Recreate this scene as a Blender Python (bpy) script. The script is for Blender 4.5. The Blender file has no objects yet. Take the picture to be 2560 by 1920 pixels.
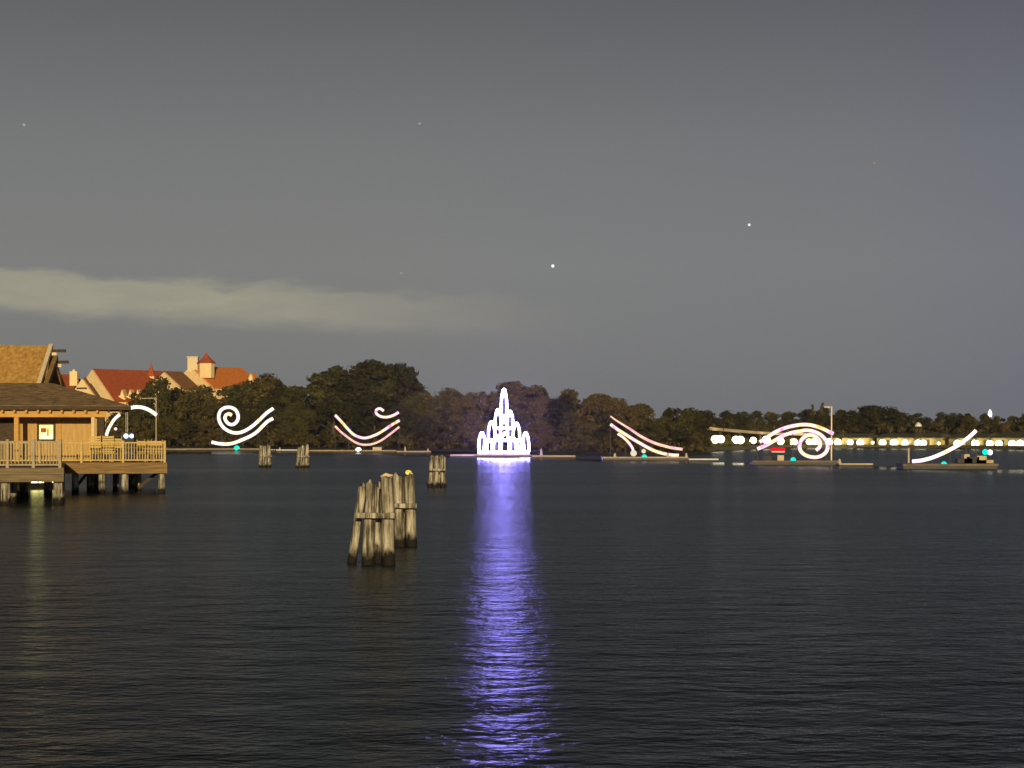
import bpy, math, random
from mathutils import Vector

# ------------------------------------------------------------------ scene
S = bpy.context.scene
COL = S.collection
R = random.Random(7)
F, CX, HV, CAMZ = 4777.0, 1280.0, 1092.0, 3.0      # focal length in photo pixels, centre, horizon row, eye height


def P(u, v, Y):
    return Vector(((u - CX) / F * Y, Y, CAMZ - (v - HV) / F * Y))


def X_at(u, Y):
    return (u - CX) / F * Y


# ------------------------------------------------------------------ materials
def new_mat(name):
    m = bpy.data.materials.new(name)
    m.use_nodes = True
    nt = m.node_tree
    for n in list(nt.nodes):
        nt.nodes.remove(n)
    out = nt.nodes.new('ShaderNodeOutputMaterial')
    return m, nt, out


def ramp(nt, fac, stops, interp='LINEAR'):
    r = nt.nodes.new('ShaderNodeValToRGB')
    r.color_ramp.interpolation = interp
    el = r.color_ramp.elements
    while len(el) < len(stops):
        el.new(0.5)
    for e, (p, c) in zip(el, stops):
        e.position = p
        e.color = (c[0], c[1], c[2], 1)
    nt.links.new(fac, r.inputs[0])
    return r.outputs[0]


def noise(nt, scale, detail=3, rough=0.55, stretch=(1, 1, 1), coord='Object'):
    tc = nt.nodes.new('ShaderNodeTexCoord')
    mp = nt.nodes.new('ShaderNodeMapping')
    mp.inputs['Scale'].default_value = stretch
    nz = nt.nodes.new('ShaderNodeTexNoise')
    nz.inputs['Scale'].default_value = scale
    nz.inputs['Detail'].default_value = detail
    nz.inputs['Roughness'].default_value = rough
    nt.links.new(tc.outputs[coord], mp.inputs[0])
    nt.links.new(mp.outputs[0], nz.inputs['Vector'])
    return nz.outputs['Fac']


def mathn(nt, op, a, b=None, clamp=False):
    n = nt.nodes.new('ShaderNodeMath')
    n.operation = op
    n.use_clamp = clamp
    for i, x in enumerate((a, b)):
        if x is None:
            continue
        if isinstance(x, (int, float)):
            n.inputs[i].default_value = x
        else:
            nt.links.new(x, n.inputs[i])
    return n.outputs[0]


def surf(name, dark, light, scale=3, stretch=(1, 1, 1), rough=0.8, bump=0.3, bdist=0.02, detail=4, spec=0.3):
    m, nt, out = new_mat(name)
    b = nt.nodes.new('ShaderNodeBsdfPrincipled')
    b.inputs['Roughness'].default_value = rough
    b.inputs['Specular IOR Level'].default_value = spec
    f = noise(nt, scale, detail, 0.6, stretch)
    nt.links.new(ramp(nt, f, [(0.3, dark), (0.7, light)]), b.inputs['Base Color'])
    if bump:
        bp = nt.nodes.new('ShaderNodeBump')
        bp.inputs['Strength'].default_value = bump
        bp.inputs['Distance'].default_value = bdist
        nt.links.new(f, bp.inputs['Height'])
        nt.links.new(bp.outputs[0], b.inputs['Normal'])
    nt.links.new(b.outputs[0], out.inputs[0])
    return m


def emit(name, stops, strength, scale=0.8, stretch=(1, 1, 1), coord='Object'):
    m, nt, out = new_mat(name)
    e = nt.nodes.new('ShaderNodeEmission')
    e.inputs['Strength'].default_value = strength
    if len(stops) == 1:
        e.inputs['Color'].default_value = (*stops[0], 1)
    else:
        f = noise(nt, scale, 2, 0.5, stretch, coord)
        n = len(stops)
        st = [(0.3 + 0.4 * i / (n - 1), c) for i, c in enumerate(stops)]
        nt.links.new(ramp(nt, f, st), e.inputs['Color'])
    nt.links.new(e.outputs[0], out.inputs[0])
    return m


M = {}
M['wall_wood'] = surf('lit_timber_wall', (0.40, 0.245, 0.075), (0.58, 0.37, 0.125), 2.0, (6, 6, 0.6), 0.75)
M['beam_wood'] = surf('header_timber', (0.46, 0.25, 0.055), (0.62, 0.36, 0.09), 2.5, (0.5, 0.5, 5), 0.75)
M['dark_wood'] = surf('dark_timber', (0.035, 0.024, 0.014), (0.09, 0.06, 0.03), 3, (1, 1, 4), 0.8)
M['grey_wood'] = surf('grey_weathered_timber', (0.10, 0.075, 0.04), (0.24, 0.18, 0.10), 2.2, (0.35, 0.35, 6), 0.85)
M['tan_wood'] = surf('tan_weathered_timber', (0.14, 0.09, 0.032), (0.30, 0.19, 0.07), 2.2, (0.35, 0.35, 6), 0.85)
M['shingle'] = surf('brown_shingles', (0.12, 0.076, 0.032), (0.42, 0.28, 0.125), 1.6, (1.2, 1.6, 4), 0.95, 0.8, 0.08, 7)
M['thatch'] = surf('tan_thatch', (0.32, 0.17, 0.04), (0.64, 0.38, 0.10), 2.4, (1.6, 1.0, 0.6), 0.95, 0.7, 0.15, 6)
M['cream'] = surf('cream_board', (0.62, 0.50, 0.30), (0.76, 0.63, 0.40), 4)
M['rail_grey'] = surf('pale_grey_rail', (0.30, 0.24, 0.15), (0.42, 0.34, 0.21), 5)
M['rail_lit'] = surf('yellow_lit_rail', (0.46, 0.32, 0.11), (0.62, 0.45, 0.17), 5)  # farther railing: the yellow light on it is put into this colour
M['chair'] = surf('yellow_chair_wood', (0.50, 0.33, 0.09), (0.66, 0.46, 0.14), 3)
M['black'] = surf('black_metal', (0.012, 0.012, 0.012), (0.03, 0.028, 0.025), 3, rough=0.6)
M['stucco'] = surf('cream_stucco', (0.80, 0.59, 0.28), (0.88, 0.67, 0.35), 0.6, bump=0.1)
M['red_roof'] = surf('red_roof_tiles', (0.28, 0.058, 0.014), (0.46, 0.105, 0.026), 0.8, (1, 1, 3), 0.85, 0.3)
M['orange_roof'] = surf('orange_roof_tiles', (0.58, 0.17, 0.02), (0.74, 0.24, 0.035), 0.8, (1, 1, 3), 0.85, 0.3)
M['brown_roof'] = surf('brown_roof_tiles', (0.17, 0.075, 0.02), (0.27, 0.13, 0.04), 0.8, (1, 1, 3), 0.85, 0.3)
M['bark'] = surf('bark', (0.05, 0.035, 0.02), (0.14, 0.10, 0.06), 3, (4, 4, 0.7), 0.95)
M['soil'] = surf('dark_soil', (0.02, 0.018, 0.009), (0.045, 0.038, 0.018), 0.3, bump=0.2)
M['deck_metal'] = surf('barge_deck_paint', (0.30, 0.22, 0.12), (0.46, 0.35, 0.20), 0.7, rough=0.6)
M['dark_deck'] = surf('worn_dark_deck', (0.10, 0.072, 0.04), (0.20, 0.15, 0.085), 0.7, rough=0.7)
M['hull'] = surf('black_hull', (0.012, 0.010, 0.010), (0.03, 0.026, 0.024), 1.0, rough=0.5)
M['pale_steel'] = surf('pale_steel', (0.40, 0.33, 0.22), (0.56, 0.47, 0.33), 1.0, rough=0.6)
M['concrete'] = surf('pale_concrete', (0.36, 0.28, 0.16), (0.48, 0.38, 0.23), 1.0)
M['quay'] = surf('dark_quay', (0.07, 0.064, 0.034), (0.17, 0.15, 0.08), 1.0)
M['yellow_wall'] = surf('yellow_pavilion_wall', (0.16, 0.14, 0.045), (0.56, 0.48, 0.18), 0.35, (1, 1, 0.4), bump=0)
M['pavilion_roof'] = surf('pavilion_roof', (0.05, 0.05, 0.035), (0.10, 0.095, 0.06), 0.6)
M['white_paint'] = surf('white_paint', (0.66, 0.64, 0.58), (0.78, 0.76, 0.70), 3)

M['tube_violet'] = emit('violet_white_tube', [(0.31, 0.24, 1.0), (0.38, 0.30, 1.0)], 62.0, 0.5)
M['tube_magenta'] = emit('magenta_white_tube', [(0.62, 0.14, 1.0)], 9.0)
M['tube_pink'] = emit('pink_cream_tube', [(1.0, 0.50, 0.08), (1.0, 0.74, 0.36), (1.0, 0.72, 0.62), (0.92, 0.58, 0.82), (1.0, 0.26, 0.42)], 1.5, 1.1)
M['tube_white'] = emit('warm_white_tube', [(1.0, 0.66, 0.22), (1.0, 0.85, 0.66), (0.97, 0.82, 0.80), (0.92, 0.60, 0.86)], 1.7, 0.9)
M['tube_coral'] = emit('coral_tube', [(1.0, 0.62, 0.20), (1.0, 0.66, 0.50), (1.0, 0.50, 0.50), (0.95, 0.34, 0.55)], 1.25, 0.9)
M['green_light'] = emit('turquoise_light', [(0.0, 0.62, 0.44)], 1.9)
M['white_light'] = emit('cold_white_light', [(0.86, 1.0, 0.95)], 4.0)
M['blue_light'] = emit('blue_white_light', [(0.55, 0.78, 1.0)], 3.0)
M['globe'] = emit('warm_white_globe', [(1.0, 0.84, 0.55)], 8.0)
M['red_light'] = emit('red_light', [(0.9, 0.012, 0.02)], 1.0)
M['yellow_light'] = emit('yellow_lantern', [(1.0, 0.72, 0.02)], 1.1)
M['pale_light'] = emit('pale_lantern', [(1.0, 0.85, 0.62)], 0.9)
M['window_white'] = emit('lit_window', [(1.0, 0.62, 0.12), (1.0, 0.88, 0.55)], 1.7, 1.4)
M['window_red'] = surf('red_picture', (0.35, 0.06, 0.02), (0.45, 0.10, 0.03), 4)
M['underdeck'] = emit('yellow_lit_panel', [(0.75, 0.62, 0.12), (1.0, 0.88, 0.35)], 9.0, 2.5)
M['star'] = emit('star_white', [(0.95, 0.98, 1.0)], 1.0)
M['star_dim'] = emit('star_dim', [(0.36, 0.36, 0.36)], 1.0)
M['star_orange'] = emit('star_orange', [(0.36, 0.24, 0.12)], 1.0)


def make_pile_mat():
    m, nt, out = new_mat('weathered_pile')
    b = nt.nodes.new('ShaderNodeBsdfPrincipled')
    b.inputs['Roughness'].default_value = 0.85
    b.inputs['Specular IOR Level'].default_value = 0.25
    g = nt.nodes.new('ShaderNodeNewGeometry')
    sp = nt.nodes.new('ShaderNodeSeparateXYZ')
    nt.links.new(g.outputs['Position'], sp.inputs[0])
    oi = nt.nodes.new('ShaderNodeObjectInfo')
    f = noise(nt, 3.2, 6, 0.65, (3.0, 3.0, 0.22))
    f2 = noise(nt, 2.0, 4, 0.6, (1.2, 1.2, 0.8))
    fa = mathn(nt, 'ADD', mathn(nt, 'MULTIPLY', f, 0.75), mathn(nt, 'MULTIPLY', f2, 0.25))
    c = ramp(nt, fa, [(0.40, (0.035, 0.026, 0.016)), (0.455, (0.12, 0.102, 0.066)), (0.51, (0.27, 0.242, 0.172)), (0.59, (0.52, 0.475, 0.355))])
    # wet, weed-covered band at the waterline with a ragged upper edge
    zz = mathn(nt, 'ADD', sp.outputs[2], mathn(nt, 'ADD', mathn(nt, 'MULTIPLY', f2, -0.75), mathn(nt, 'MULTIPLY', f, -0.6)))
    zz = mathn(nt, 'ADD', zz, 0.45)
    wet = mathn(nt, 'SMOOTH_MIN', 1.0, 1.0)
    mr = nt.nodes.new('ShaderNodeMapRange')
    mr.inputs['From Min'].default_value = -0.04
    mr.inputs['From Max'].default_value = 0.12
    nt.links.new(zz, mr.inputs['Value'])
    mx = nt.nodes.new('ShaderNodeMix')
    mx.data_type = 'RGBA'
    nt.links.new(mr.outputs[0], mx.inputs['Factor'])
    mx.inputs['A'].default_value = (0.012, 0.010, 0.006, 1)
    nt.links.new(c, mx.inputs['B'])
    nt.links.new(mx.outputs['Result'], b.inputs['Base Color'])
    bp = nt.nodes.new('ShaderNodeBump')
    bp.inputs['Strength'].default_value = 0.8
    bp.inputs['Distance'].default_value = 0.03
    nt.links.new(f, bp.inputs['Height'])
    nt.links.new(bp.outputs[0], b.inputs['Normal'])
    nt.links.new(b.outputs[0], out.inputs[0])
    return m


M['pile'] = make_pile_mat()


def make_leaf_mat():
    m, nt, out = new_mat('foliage')
    oi = nt.nodes.new('ShaderNodeObjectInfo')
    geo = nt.nodes.new('ShaderNodeNewGeometry')
    # leaf-clump to leaf-clump variation: each island of the crown has its own tone
    v = ramp(nt, geo.outputs['Random Per Island'], [(0.0, (0.65, 0.65, 0.65)), (1.0, (1.4, 1.38, 1.3))])
    mx = nt.nodes.new('ShaderNodeMix')
    mx.data_type = 'RGBA'
    mx.blend_type = 'MULTIPLY'
    mx.inputs['Factor'].default_value = 1.0
    nt.links.new(oi.outputs['Color'], mx.inputs['A'])
    nt.links.new(v, mx.inputs['B'])
    d = nt.nodes.new('ShaderNodeBsdfDiffuse')
    t = nt.nodes.new('ShaderNodeBsdfTranslucent')
    nt.links.new(mx.outputs['Result'], d.inputs[0])
    nt.links.new(mx.outputs['Result'], t.inputs[0])
    s = nt.nodes.new('ShaderNodeMixShader')
    s.inputs[0].default_value = 0.2
    nt.links.new(d.outputs[0], s.inputs[1])
    nt.links.new(t.outputs[0], s.inputs[2])
    nt.links.new(s.outputs[0], out.inputs[0])
    return m


M['leaf'] = make_leaf_mat()


def make_water_mat():
    m, nt, out = new_mat('lake_water')
    big = noise(nt, 0.11, 2, 0.5, (0.5, 1.0, 1))
    mid = noise(nt, 0.95, 4, 0.62, (0.72, 1.0, 1))
    fine = noise(nt, 4.2, 3, 0.6, (0.85, 1.0, 1))
    patch = noise(nt, 0.05, 4, 0.6, (0.22, 1.0, 1))
    h = mathn(nt, 'ADD', mathn(nt, 'MULTIPLY', mid, 0.22), mathn(nt, 'MULTIPLY', fine, 0.05))
    h = mathn(nt, 'MULTIPLY', h, mathn(nt, 'ADD', mathn(nt, 'MULTIPLY', mathn(nt, 'SUBTRACT', patch, 0.5), 2.6), 1.0))
    h = mathn(nt, 'ADD', h, mathn(nt, 'MULTIPLY', big, 0.34))
    # smoother water in the lee of the moored barges and along the lamp quay
    ge = nt.nodes.new('ShaderNodeNewGeometry')
    sp = nt.nodes.new('ShaderNodeSeparateXYZ')
    nt.links.new(ge.outputs['Position'], sp.inputs[0])

    def line(pts, x0, x1):
        fc = nt.nodes.new('ShaderNodeFloatCurve')
        cv = fc.mapping.curves[0]
        ps = [((x - x0) / (x1 - x0), y / 600) for x, y in pts]
        cv.points[0].location, cv.points[1].location = ps[0], ps[-1]
        for p in ps[1:-1]:
            cv.points.new(*p)
        for p in cv.points:
            p.handle_type = 'VECTOR'
        fc.mapping.update()
        nt.links.new(mathn(nt, 'DIVIDE', mathn(nt, 'SUBTRACT', sp.outputs[0], x0), x1 - x0, True), fc.inputs['Value'])
        return mathn(nt, 'SUBTRACT', mathn(nt, 'MULTIPLY', fc.outputs[0], 600), sp.outputs[1])

    dist = line([(-90, 440), (-63, 421), (-28.7, 371), (-1.4, 281), (17, 247), (30.7, 208), (42, 181), (60, 160)], -100, 80)
    dist2 = line([(40, 385), (60, 466), (78, 506), (94, 490), (118, 440), (140, 425)], 30, 150)
    wob = mathn(nt, 'MULTIPLY', mathn(nt, 'SUBTRACT', noise(nt, 0.12, 2, 0.5, (0.6, 1, 1)), 0.5), 14)

    def calm(d, a, b):
        m1 = nt.nodes.new('ShaderNodeMapRange')
        m1.interpolation_type = 'SMOOTHSTEP'
        m1.inputs['From Min'].default_value = a
        m1.inputs['From Max'].default_value = b
        nt.links.new(mathn(nt, 'ADD', d, wob), m1.inputs['Value'])
        return m1.outputs[0]

    behind = mathn(nt, 'SUBTRACT', 1.0, calm(mathn(nt, 'SUBTRACT', dist, wob), -1.0, 2.0))
    rough_b = mathn(nt, 'MAXIMUM', calm(dist, 13, 48), behind)
    rough_all = mathn(nt, 'MINIMUM', rough_b, calm(dist2, 4, 22))
    h = mathn(nt, 'MULTIPLY', h, mathn(nt, 'ADD', mathn(nt, 'MULTIPLY', rough_all, 0.86), 0.14))
    bp = nt.nodes.new('ShaderNodeBump')
    bp.inputs['Strength'].default_value = 1.0
    bp.inputs['Distance'].default_value = 0.55
    nt.links.new(h, bp.inputs['Height'])
    gl = nt.nodes.new('ShaderNodeBsdfGlossy')
    nt.links.new(mathn(nt, 'ADD', mathn(nt, 'MULTIPLY', rough_all, 0.165), 0.06), gl.inputs['Roughness'])
    gl.inputs['Color'].default_value = (0.88, 0.95, 1.0, 1)
    df = nt.nodes.new('ShaderNodeBsdfDiffuse')
    df.inputs['Color'].default_value = (0.012, 0.012, 0.010, 1)
    fr = nt.nodes.new('ShaderNodeFresnel')
    fr.inputs['IOR'].default_value = 1.333
    nt.links.new(bp.outputs[0], fr.inputs['Normal'])
    nt.links.new(bp.outputs[0], gl.inputs['Normal'])
    mx = nt.nodes.new('ShaderNodeMixShader')
    nt.links.new(mathn(nt, 'MULTIPLY', fr.outputs[0], 0.39), mx.inputs[0])
    nt.links.new(df.outputs[0], mx.inputs[1])
    nt.links.new(gl.outputs[0], mx.inputs[2])
    nt.links.new(mx.outputs[0], out.inputs[0])
    return m


M['water'] = make_water_mat()


# ------------------------------------------------------------------ mesh building
class MB:
    def __init__(self):
        self.v, self.f = [], []

    def add(self, verts, faces):
        o = len(self.v)
        self.v += [tuple(p) for p in verts]
        self.f += [tuple(i + o for i in f) for f in faces]
        return self

    def prism(self, poly, z0, z1):
        """vertical prism over a plan polygon (counter-clockwise)"""
        n = len(poly)
        vs = [(p[0], p[1], z0) for p in poly] + [(p[0], p[1], z1) for p in poly]
        fs = [tuple(range(n - 1, -1, -1)), tuple(range(n, 2 * n))]
        fs += [(i, (i + 1) % n, n + (i + 1) % n, n + i) for i in range(n)]
        return self.add(vs, fs)

    def box(self, x0, x1, y0, y1, z0, z1):
        return self.prism([(x0, y0), (x1, y0), (x1, y1), (x0, y1)], z0, z1)

    def bar(self, a, b, w, h=None, up=(0, 0, 1)):
        """rectangular bar from a to b, w across and h along up"""
        h = w if h is None else h
        a, b = Vector(a), Vector(b)
        d = (b - a).normalized()
        u = Vector(up)
        if abs(d.dot(u)) > 0.97:
            u = Vector((0, 1, 0))
        s = d.cross(u).normalized()
        u = s.cross(d).normalized()
        vs = []
        for p in (a, b):
            for i, j in ((-1, -1), (1, -1), (1, 1), (-1, 1)):
                vs.append(p + s * (i * w / 2) + u * (j * h / 2))
        return self.add(vs, [(3, 2, 1, 0), (4, 5, 6, 7), (0, 1, 5, 4), (1, 2, 6, 5), (2, 3, 7, 6), (3, 0, 4, 7)])

    def tube(self, pts, r, n=8, cap=True, wob=0.0, rnd=None, prof=None):
        pts = [Vector(p) for p in pts]
        rings = []
        prev = None
        for i, p in enumerate(pts):
            d = (pts[min(i + 1, len(pts) - 1)] - pts[max(i - 1, 0)]).normalized()
            if prev is None:
                a = Vector((0, 1, 0)) if abs(d.y) < 0.9 else Vector((1, 0, 0))
                s = d.cross(a).normalized()
            else:
                s = (prev - d * prev.dot(d)).normalized()
            prev = s
            t = d.cross(s)
            rr = r[i] if isinstance(r, (list, tuple)) else r
            ring = []
            for k in range(n):
                w = 1 + (rnd.uniform(-wob, wob) if rnd else 0)
                if prof:
                    w *= prof[k]
                an = 2 * math.pi * k / n
                ring.append(p + (s * math.cos(an) + t * math.sin(an)) * rr * w)
            rings.append(ring)
        vs = [q for ring in rings for q in ring]
        fs = []
        for i in range(len(rings) - 1):
            for k in range(n):
                fs.append((i * n + k, i * n + (k + 1) % n, (i + 1) * n + (k + 1) % n, (i + 1) * n + k))
        if cap:
            fs.append(tuple(range(n - 1, -1, -1)))
            fs.append(tuple((len(rings) - 1) * n + k for k in range(n)))
        return self.add(vs, fs)

    def ball(self, c, r, n=14, m=8, sz=1.0):
        c = Vector(c)
        vs = [c + Vector((0, 0, r * sz))]
        for i in range(1, m):
            th = math.pi * i / m
            for k in range(n):
                ph = 2 * math.pi * k / n
                vs.append(c + Vector((r * math.sin(th) * math.cos(ph), r * math.sin(th) * math.sin(ph), r * sz * math.cos(th))))
        vs.append(c - Vector((0, 0, r * sz)))
        fs = [(0, 1 + k, 1 + (k + 1) % n) for k in range(n)]
        for i in range(m - 2):
            for k in range(n):
                a = 1 + i * n
                fs.append((a + k, a + n + k, a + n + (k + 1) % n, a + (k + 1) % n))
        a = 1 + (m - 2) * n
        fs += [(a + k, len(vs) - 1, a + (k + 1) % n) for k in range(n)]
        return self.add(vs, fs)

    def slab(self, quad, t):
        """a polygon given thickness t against its normal"""
        q = [Vector(p) for p in quad]
        nrm = (q[1] - q[0]).cross(q[2] - q[0]).normalized()
        n = len(q)
        vs = q + [p - nrm * t for p in q]
        fs = [tuple(range(n)), tuple(range(2 * n - 1, n - 1, -1))]
        fs += [(i, n + i, n + (i + 1) % n, (i + 1) % n) for i in range(n)]
        return self.add(vs, fs)

    def mesh(self, name, mat, smooth=False):
        me = bpy.data.meshes.new(name)
        me.from_pydata(self.v, [], self.f)
        me.materials.append(mat)
        if smooth:
            me.polygons.foreach_set('use_smooth', [True] * len(me.polygons))
        me.update()
        return me

    def build(self, name, mat, parent=None, smooth=False):
        o = bpy.data.objects.new(name, self.mesh(name, mat, smooth))
        COL.objects.link(o)
        if parent is not None:
            o.parent = parent
            base = parent
            off = Vector((0, 0, 0))
            while base is not None:
                off += base.location
                base = base.parent
            # vertices were given in world space; move them into the thing's own space
            if off.length > 0:
                o.data.transform(__import__('mathutils').Matrix.Translation(-off))
        return o


def thing(name, label, cat, loc=(0, 0, 0), group=None):
    o = bpy.data.objects.new(name, None)
    COL.objects.link(o)
    o.location = loc
    o.empty_display_size = 0.2
    return tag(o, label, cat, group)


def tag(o, label, cat, group=None):
    o['label'], o['category'] = label, cat
    if group:
        o['group'] = group
    return o


def kind(o, k):
    o['kind'] = k
    return o


def spline(pts, sub=6):
    """Catmull-Rom through the points"""
    pts = [Vector(p) for p in pts]
    q = [pts[0] * 2 - pts[1]] + pts + [pts[-1] * 2 - pts[-2]]
    out = []
    for i in range(1, len(q) - 2):
        for s in range(sub):
            t = s / sub
            a, b, c, d = q[i - 1], q[i], q[i + 1], q[i + 2]
            out.append(0.5 * ((2 * b) + (c - a) * t + (2 * a - 5 * b + 4 * c - d) * t * t + (3 * b - a - 3 * c + d) * t ** 3))
    out.append(pts[-1])
    return out


def interp(tab, x):
    if x <= tab[0][0]:
        return tab[0][1]
    for (a, b), (c, d) in zip(tab, tab[1:]):
        if x <= c:
            return b + (d - b) * (x - a) / (c - a)
    return tab[-1][1]


# ------------------------------------------------------------------ water and land
kind(MB().add([(-3000, -60, 0), (3000, -60, 0), (3000, 4000, 0), (-3000, 4000, 0)], [(0, 1, 2, 3)]).build('water', M['water']), 'structure')

SHORE = [(-900, 560), (200, 520), (420, 510), (700, 470), (900, 430), (1100, 395), (1300, 350), (1500, 322), (1700, 318), (1745, 330),
         (1775, 385), (1830, 420), (1900, 465), (2000, 505), (2200, 490), (2400, 465), (2560, 440), (2800, 415), (3600, 380)]


def shore(u):
    return interp(SHORE, u)


def make_land():
    us = list(range(-900, 3601, 25))
    front, vs, fs = [], [], []
    for u in us:
        Y = shore(u) + math.sin(u * 0.031) * 1.5
        x = X_at(u, Y)
        vs += [(x, Y, -0.3), (x * 1.002, Y + 1.2, 0.35), (x * 1.03, Y + 14, 0.8), (x * 12, 6000, 3.0)]
    for i in range(len(us) - 1):
        for k in range(3):
            a, b = i * 4 + k, (i + 1) * 4 + k
            fs.append((a, b, b + 1, a + 1))
    kind(MB().add(vs, fs).build('ground', M['soil']), 'structure')


make_land()

# ------------------------------------------------------------------ trees
SKY_LINE = [(-100, 1000), (250, 1006), (335, 1004), (352, 972), (380, 955), (420, 964), (450, 970), (520, 968), (560, 962), (620, 950), (660, 943), (700, 945), (740, 962), (790, 965), (805, 925),
            (830, 914), (858, 925), (872, 948), (888, 925), (925, 905), (970, 908), (1005, 920), (1030, 945), (1055, 980), (1080, 968),
            (1130, 966), (1180, 982), (1230, 980), (1270, 968), (1300, 960), (1370, 966), (1450, 972), (1530, 985), (1590, 1000),
            (1660, 1016), (1740, 1020), (1810, 1024), (1900, 1030), (2020, 1020), (2060, 1018), (2110, 1022), (2200, 1018),
            (2270, 1030), (2320, 1034), (2370, 1028), (2430, 1034), (2560, 1034), (2900, 1030)]


def leaf_quad(mb, c, s, rnd, outw=None):
    a = rnd.uniform(0, 2 * math.pi)
    z = rnd.uniform(-1, 1)
    q = math.sqrt(1 - z * z)
    n = Vector((q * math.cos(a), q * math.sin(a), z))
    if outw is not None:
        n = (n * 0.75 + outw).normalized()
    t = n.orthogonal().normalized()
    t.rotate(__import__('mathutils').Quaternion(n, rnd.uniform(0, 6.28)))
    b = n.cross(t)
    k = rnd.uniform(0.55, 1.0)
    mb.add([c - t * s, c + b * s * k, c + t * s, c - b * s * k], [(0, 1, 2, 3)])


def clump(mb, c, r, count, s, rnd, flat=0.8):
    for _ in range(count):
        a = rnd.uniform(0, 2 * math.pi)
        z = rnd.uniform(-0.75, 1)
        q = math.sqrt(max(0, 1 - z * z))
        k = rnd.uniform(0.55, 1.08)
        o = Vector((q * math.cos(a), q * math.sin(a), z))
        leaf_quad(mb, c + Vector((o.x * r * k, o.y * r * k, z * r * k * flat)), s * rnd.uniform(0.6, 1.25), rnd, o)


def make_tree_meshes(seed, shape):
    """unit-height tree: tapered trunk with limbs, crown of leaf clumps at the limb ends"""
    rnd = random.Random(seed)
    tr, cr = MB(), MB()
    top = 0.8
    pts, rad = [], []
    lx = ly = 0
    for i in range(6):
        t = i / 5
        pts.append((lx, ly, t * top))
        rad.append(0.028 * (1 - 0.75 * t))
        lx += rnd.uniform(-0.02, 0.02)
        ly += rnd.uniform(-0.02, 0.02)
    tr.tube(pts, rad, 7)
    cl = []
    if shape == 'round':
        n, env = 44, lambda t: 0.36 * math.sin(math.pi * min(1, 0.12 + 0.86 * t)) ** 0.7
        lo = 0.16
    elif shape == 'tall':
        n, env = 30, lambda t: 0.20 * math.sin(math.pi * min(1, 0.1 + 0.85 * t)) ** 0.6
        lo = 0.14
    elif shape == 'ragged':
        n, env = 38, lambda t: 0.34 * (1 - 0.55 * abs(t - 0.45) * 2)
        lo = 0.18
    else:                                            # conifer
        n, env = 36, lambda t: 0.16 * (1 - t) + 0.012
        lo = 0.08
    for i in range(n):
        t = (i + rnd.random()) / n
        a = rnd.uniform(0, 2 * math.pi)
        rr = env(t) * rnd.uniform(0.45, 1.0)
        z = lo + (1 - lo) * t * 0.95
        c = Vector((math.cos(a) * rr, math.sin(a) * rr, z))
        k = {'round': 0.115, 'tall': 0.085, 'ragged': 0.10, 'conifer': 0.05}[shape] * rnd.uniform(0.7, 1.2)
        if shape == 'conifer':
            k *= 1.15 - 0.6 * t
        clump(cr, c, k, int(150 if shape != 'conifer' else 60), 0.019 if shape != 'conifer' else 0.014, rnd)
        z0 = max(0.1, z - rr * 0.8)
        if z0 < top and i % 2 == 0:
            b = Vector(pts[min(5, int(z0 / top * 5))])
            b.z = z0
            tr.tube([b, (b + c) / 2 + Vector((0, 0, 0.02)), c], [0.010, 0.007, 0.003], 5)
    return tr.mesh('trunk', M['bark']), cr.mesh('crown', M['leaf'])


VARIANTS = {}
for sh, seeds in (('round', (1, 2, 3)), ('tall', (4, 5)), ('ragged', (6, 7, 8)), ('conifer', (9,))):
    VARIANTS[sh] = [make_tree_meshes(s, sh) for s in seeds]

ZONES = [(300, 'left of the twin arc lights'), (380, 'below the left red roof'), (470, 'below the cream gables'), (540, 'above the big scroll light'),
         (610, 'under the orange roof end'), (690, 'above the long swash light'), (780, 'left of the dark tall trees'),
         (870, 'left of the smile light'), (960, 'above the smile light'), (1040, 'above the small hook light'),
         (1110, 'right of the smile light'), (1190, 'left of the violet tower'), (1330, 'behind the violet tower'),
         (1420, 'right of the violet tower'), (1510, 'left of the falling curves'),
         (1610, 'above the falling light curves'), (1710, 'past the falling curves'), (1800, 'over the pale beam tip'),
         (1890, 'behind the pale slanting beam'), (1980, 'behind the arch light'), (2075, 'left of the pale mast'),
         (2150, 'just right of the pale mast'), (2240, 'on the dark mound'), (2330, 'by the small pale roof'),
         (2420, 'above the last rising light'), (2500, 'around the tall white beacon'), (9999, 'at the far right edge')]
TINTS = [('dark green', (0.043, 0.042, 0.013)), ('olive', (0.094, 0.080, 0.024)), ('brownish', (0.112, 0.084, 0.030)), ('mid green', (0.070, 0.066, 0.019))]
SHAPE_WORD = {'round': 'broad round', 'tall': 'tall narrow', 'ragged': 'ragged spreading', 'conifer': 'spiky conifer-shaped'}
USED = {}


def zone(u):
    for lim, z in ZONES:
        if u < lim:
            return z


def tree(u, Y, H, w, sh, tint=None, label=None, rowword=''):
    i = R.randrange(len(VARIANTS[sh]))
    tm, cm = VARIANTS[sh][i]
    tn, tc = TINTS[tint] if tint is not None else R.choice(TINTS)
    if label is None:
        label = f'{tn} {SHAPE_WORD[sh]} tree {rowword}{zone(u)}'
    n = USED[label] = USED.get(label, 0) + 1
    root = thing({'conifer': 'conifer_tree'}.get(sh, 'broadleaf_tree'), label, 'tree', (X_at(u, Y), Y, 0.3), 'trees of the wood on the far shore')
    j = R.uniform(0.85, 1.15)
    for nm, me in (('trunk', tm), ('crown', cm)):
        o = bpy.data.objects.new(nm, me)
        COL.objects.link(o)
        o.parent = root
        o.color = (tc[0] * j, tc[1] * j, tc[2] * j, 1)
    root.scale = (w, w, H)
    root.rotation_euler.z = R.uniform(0, 6.28)
    return root


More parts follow.
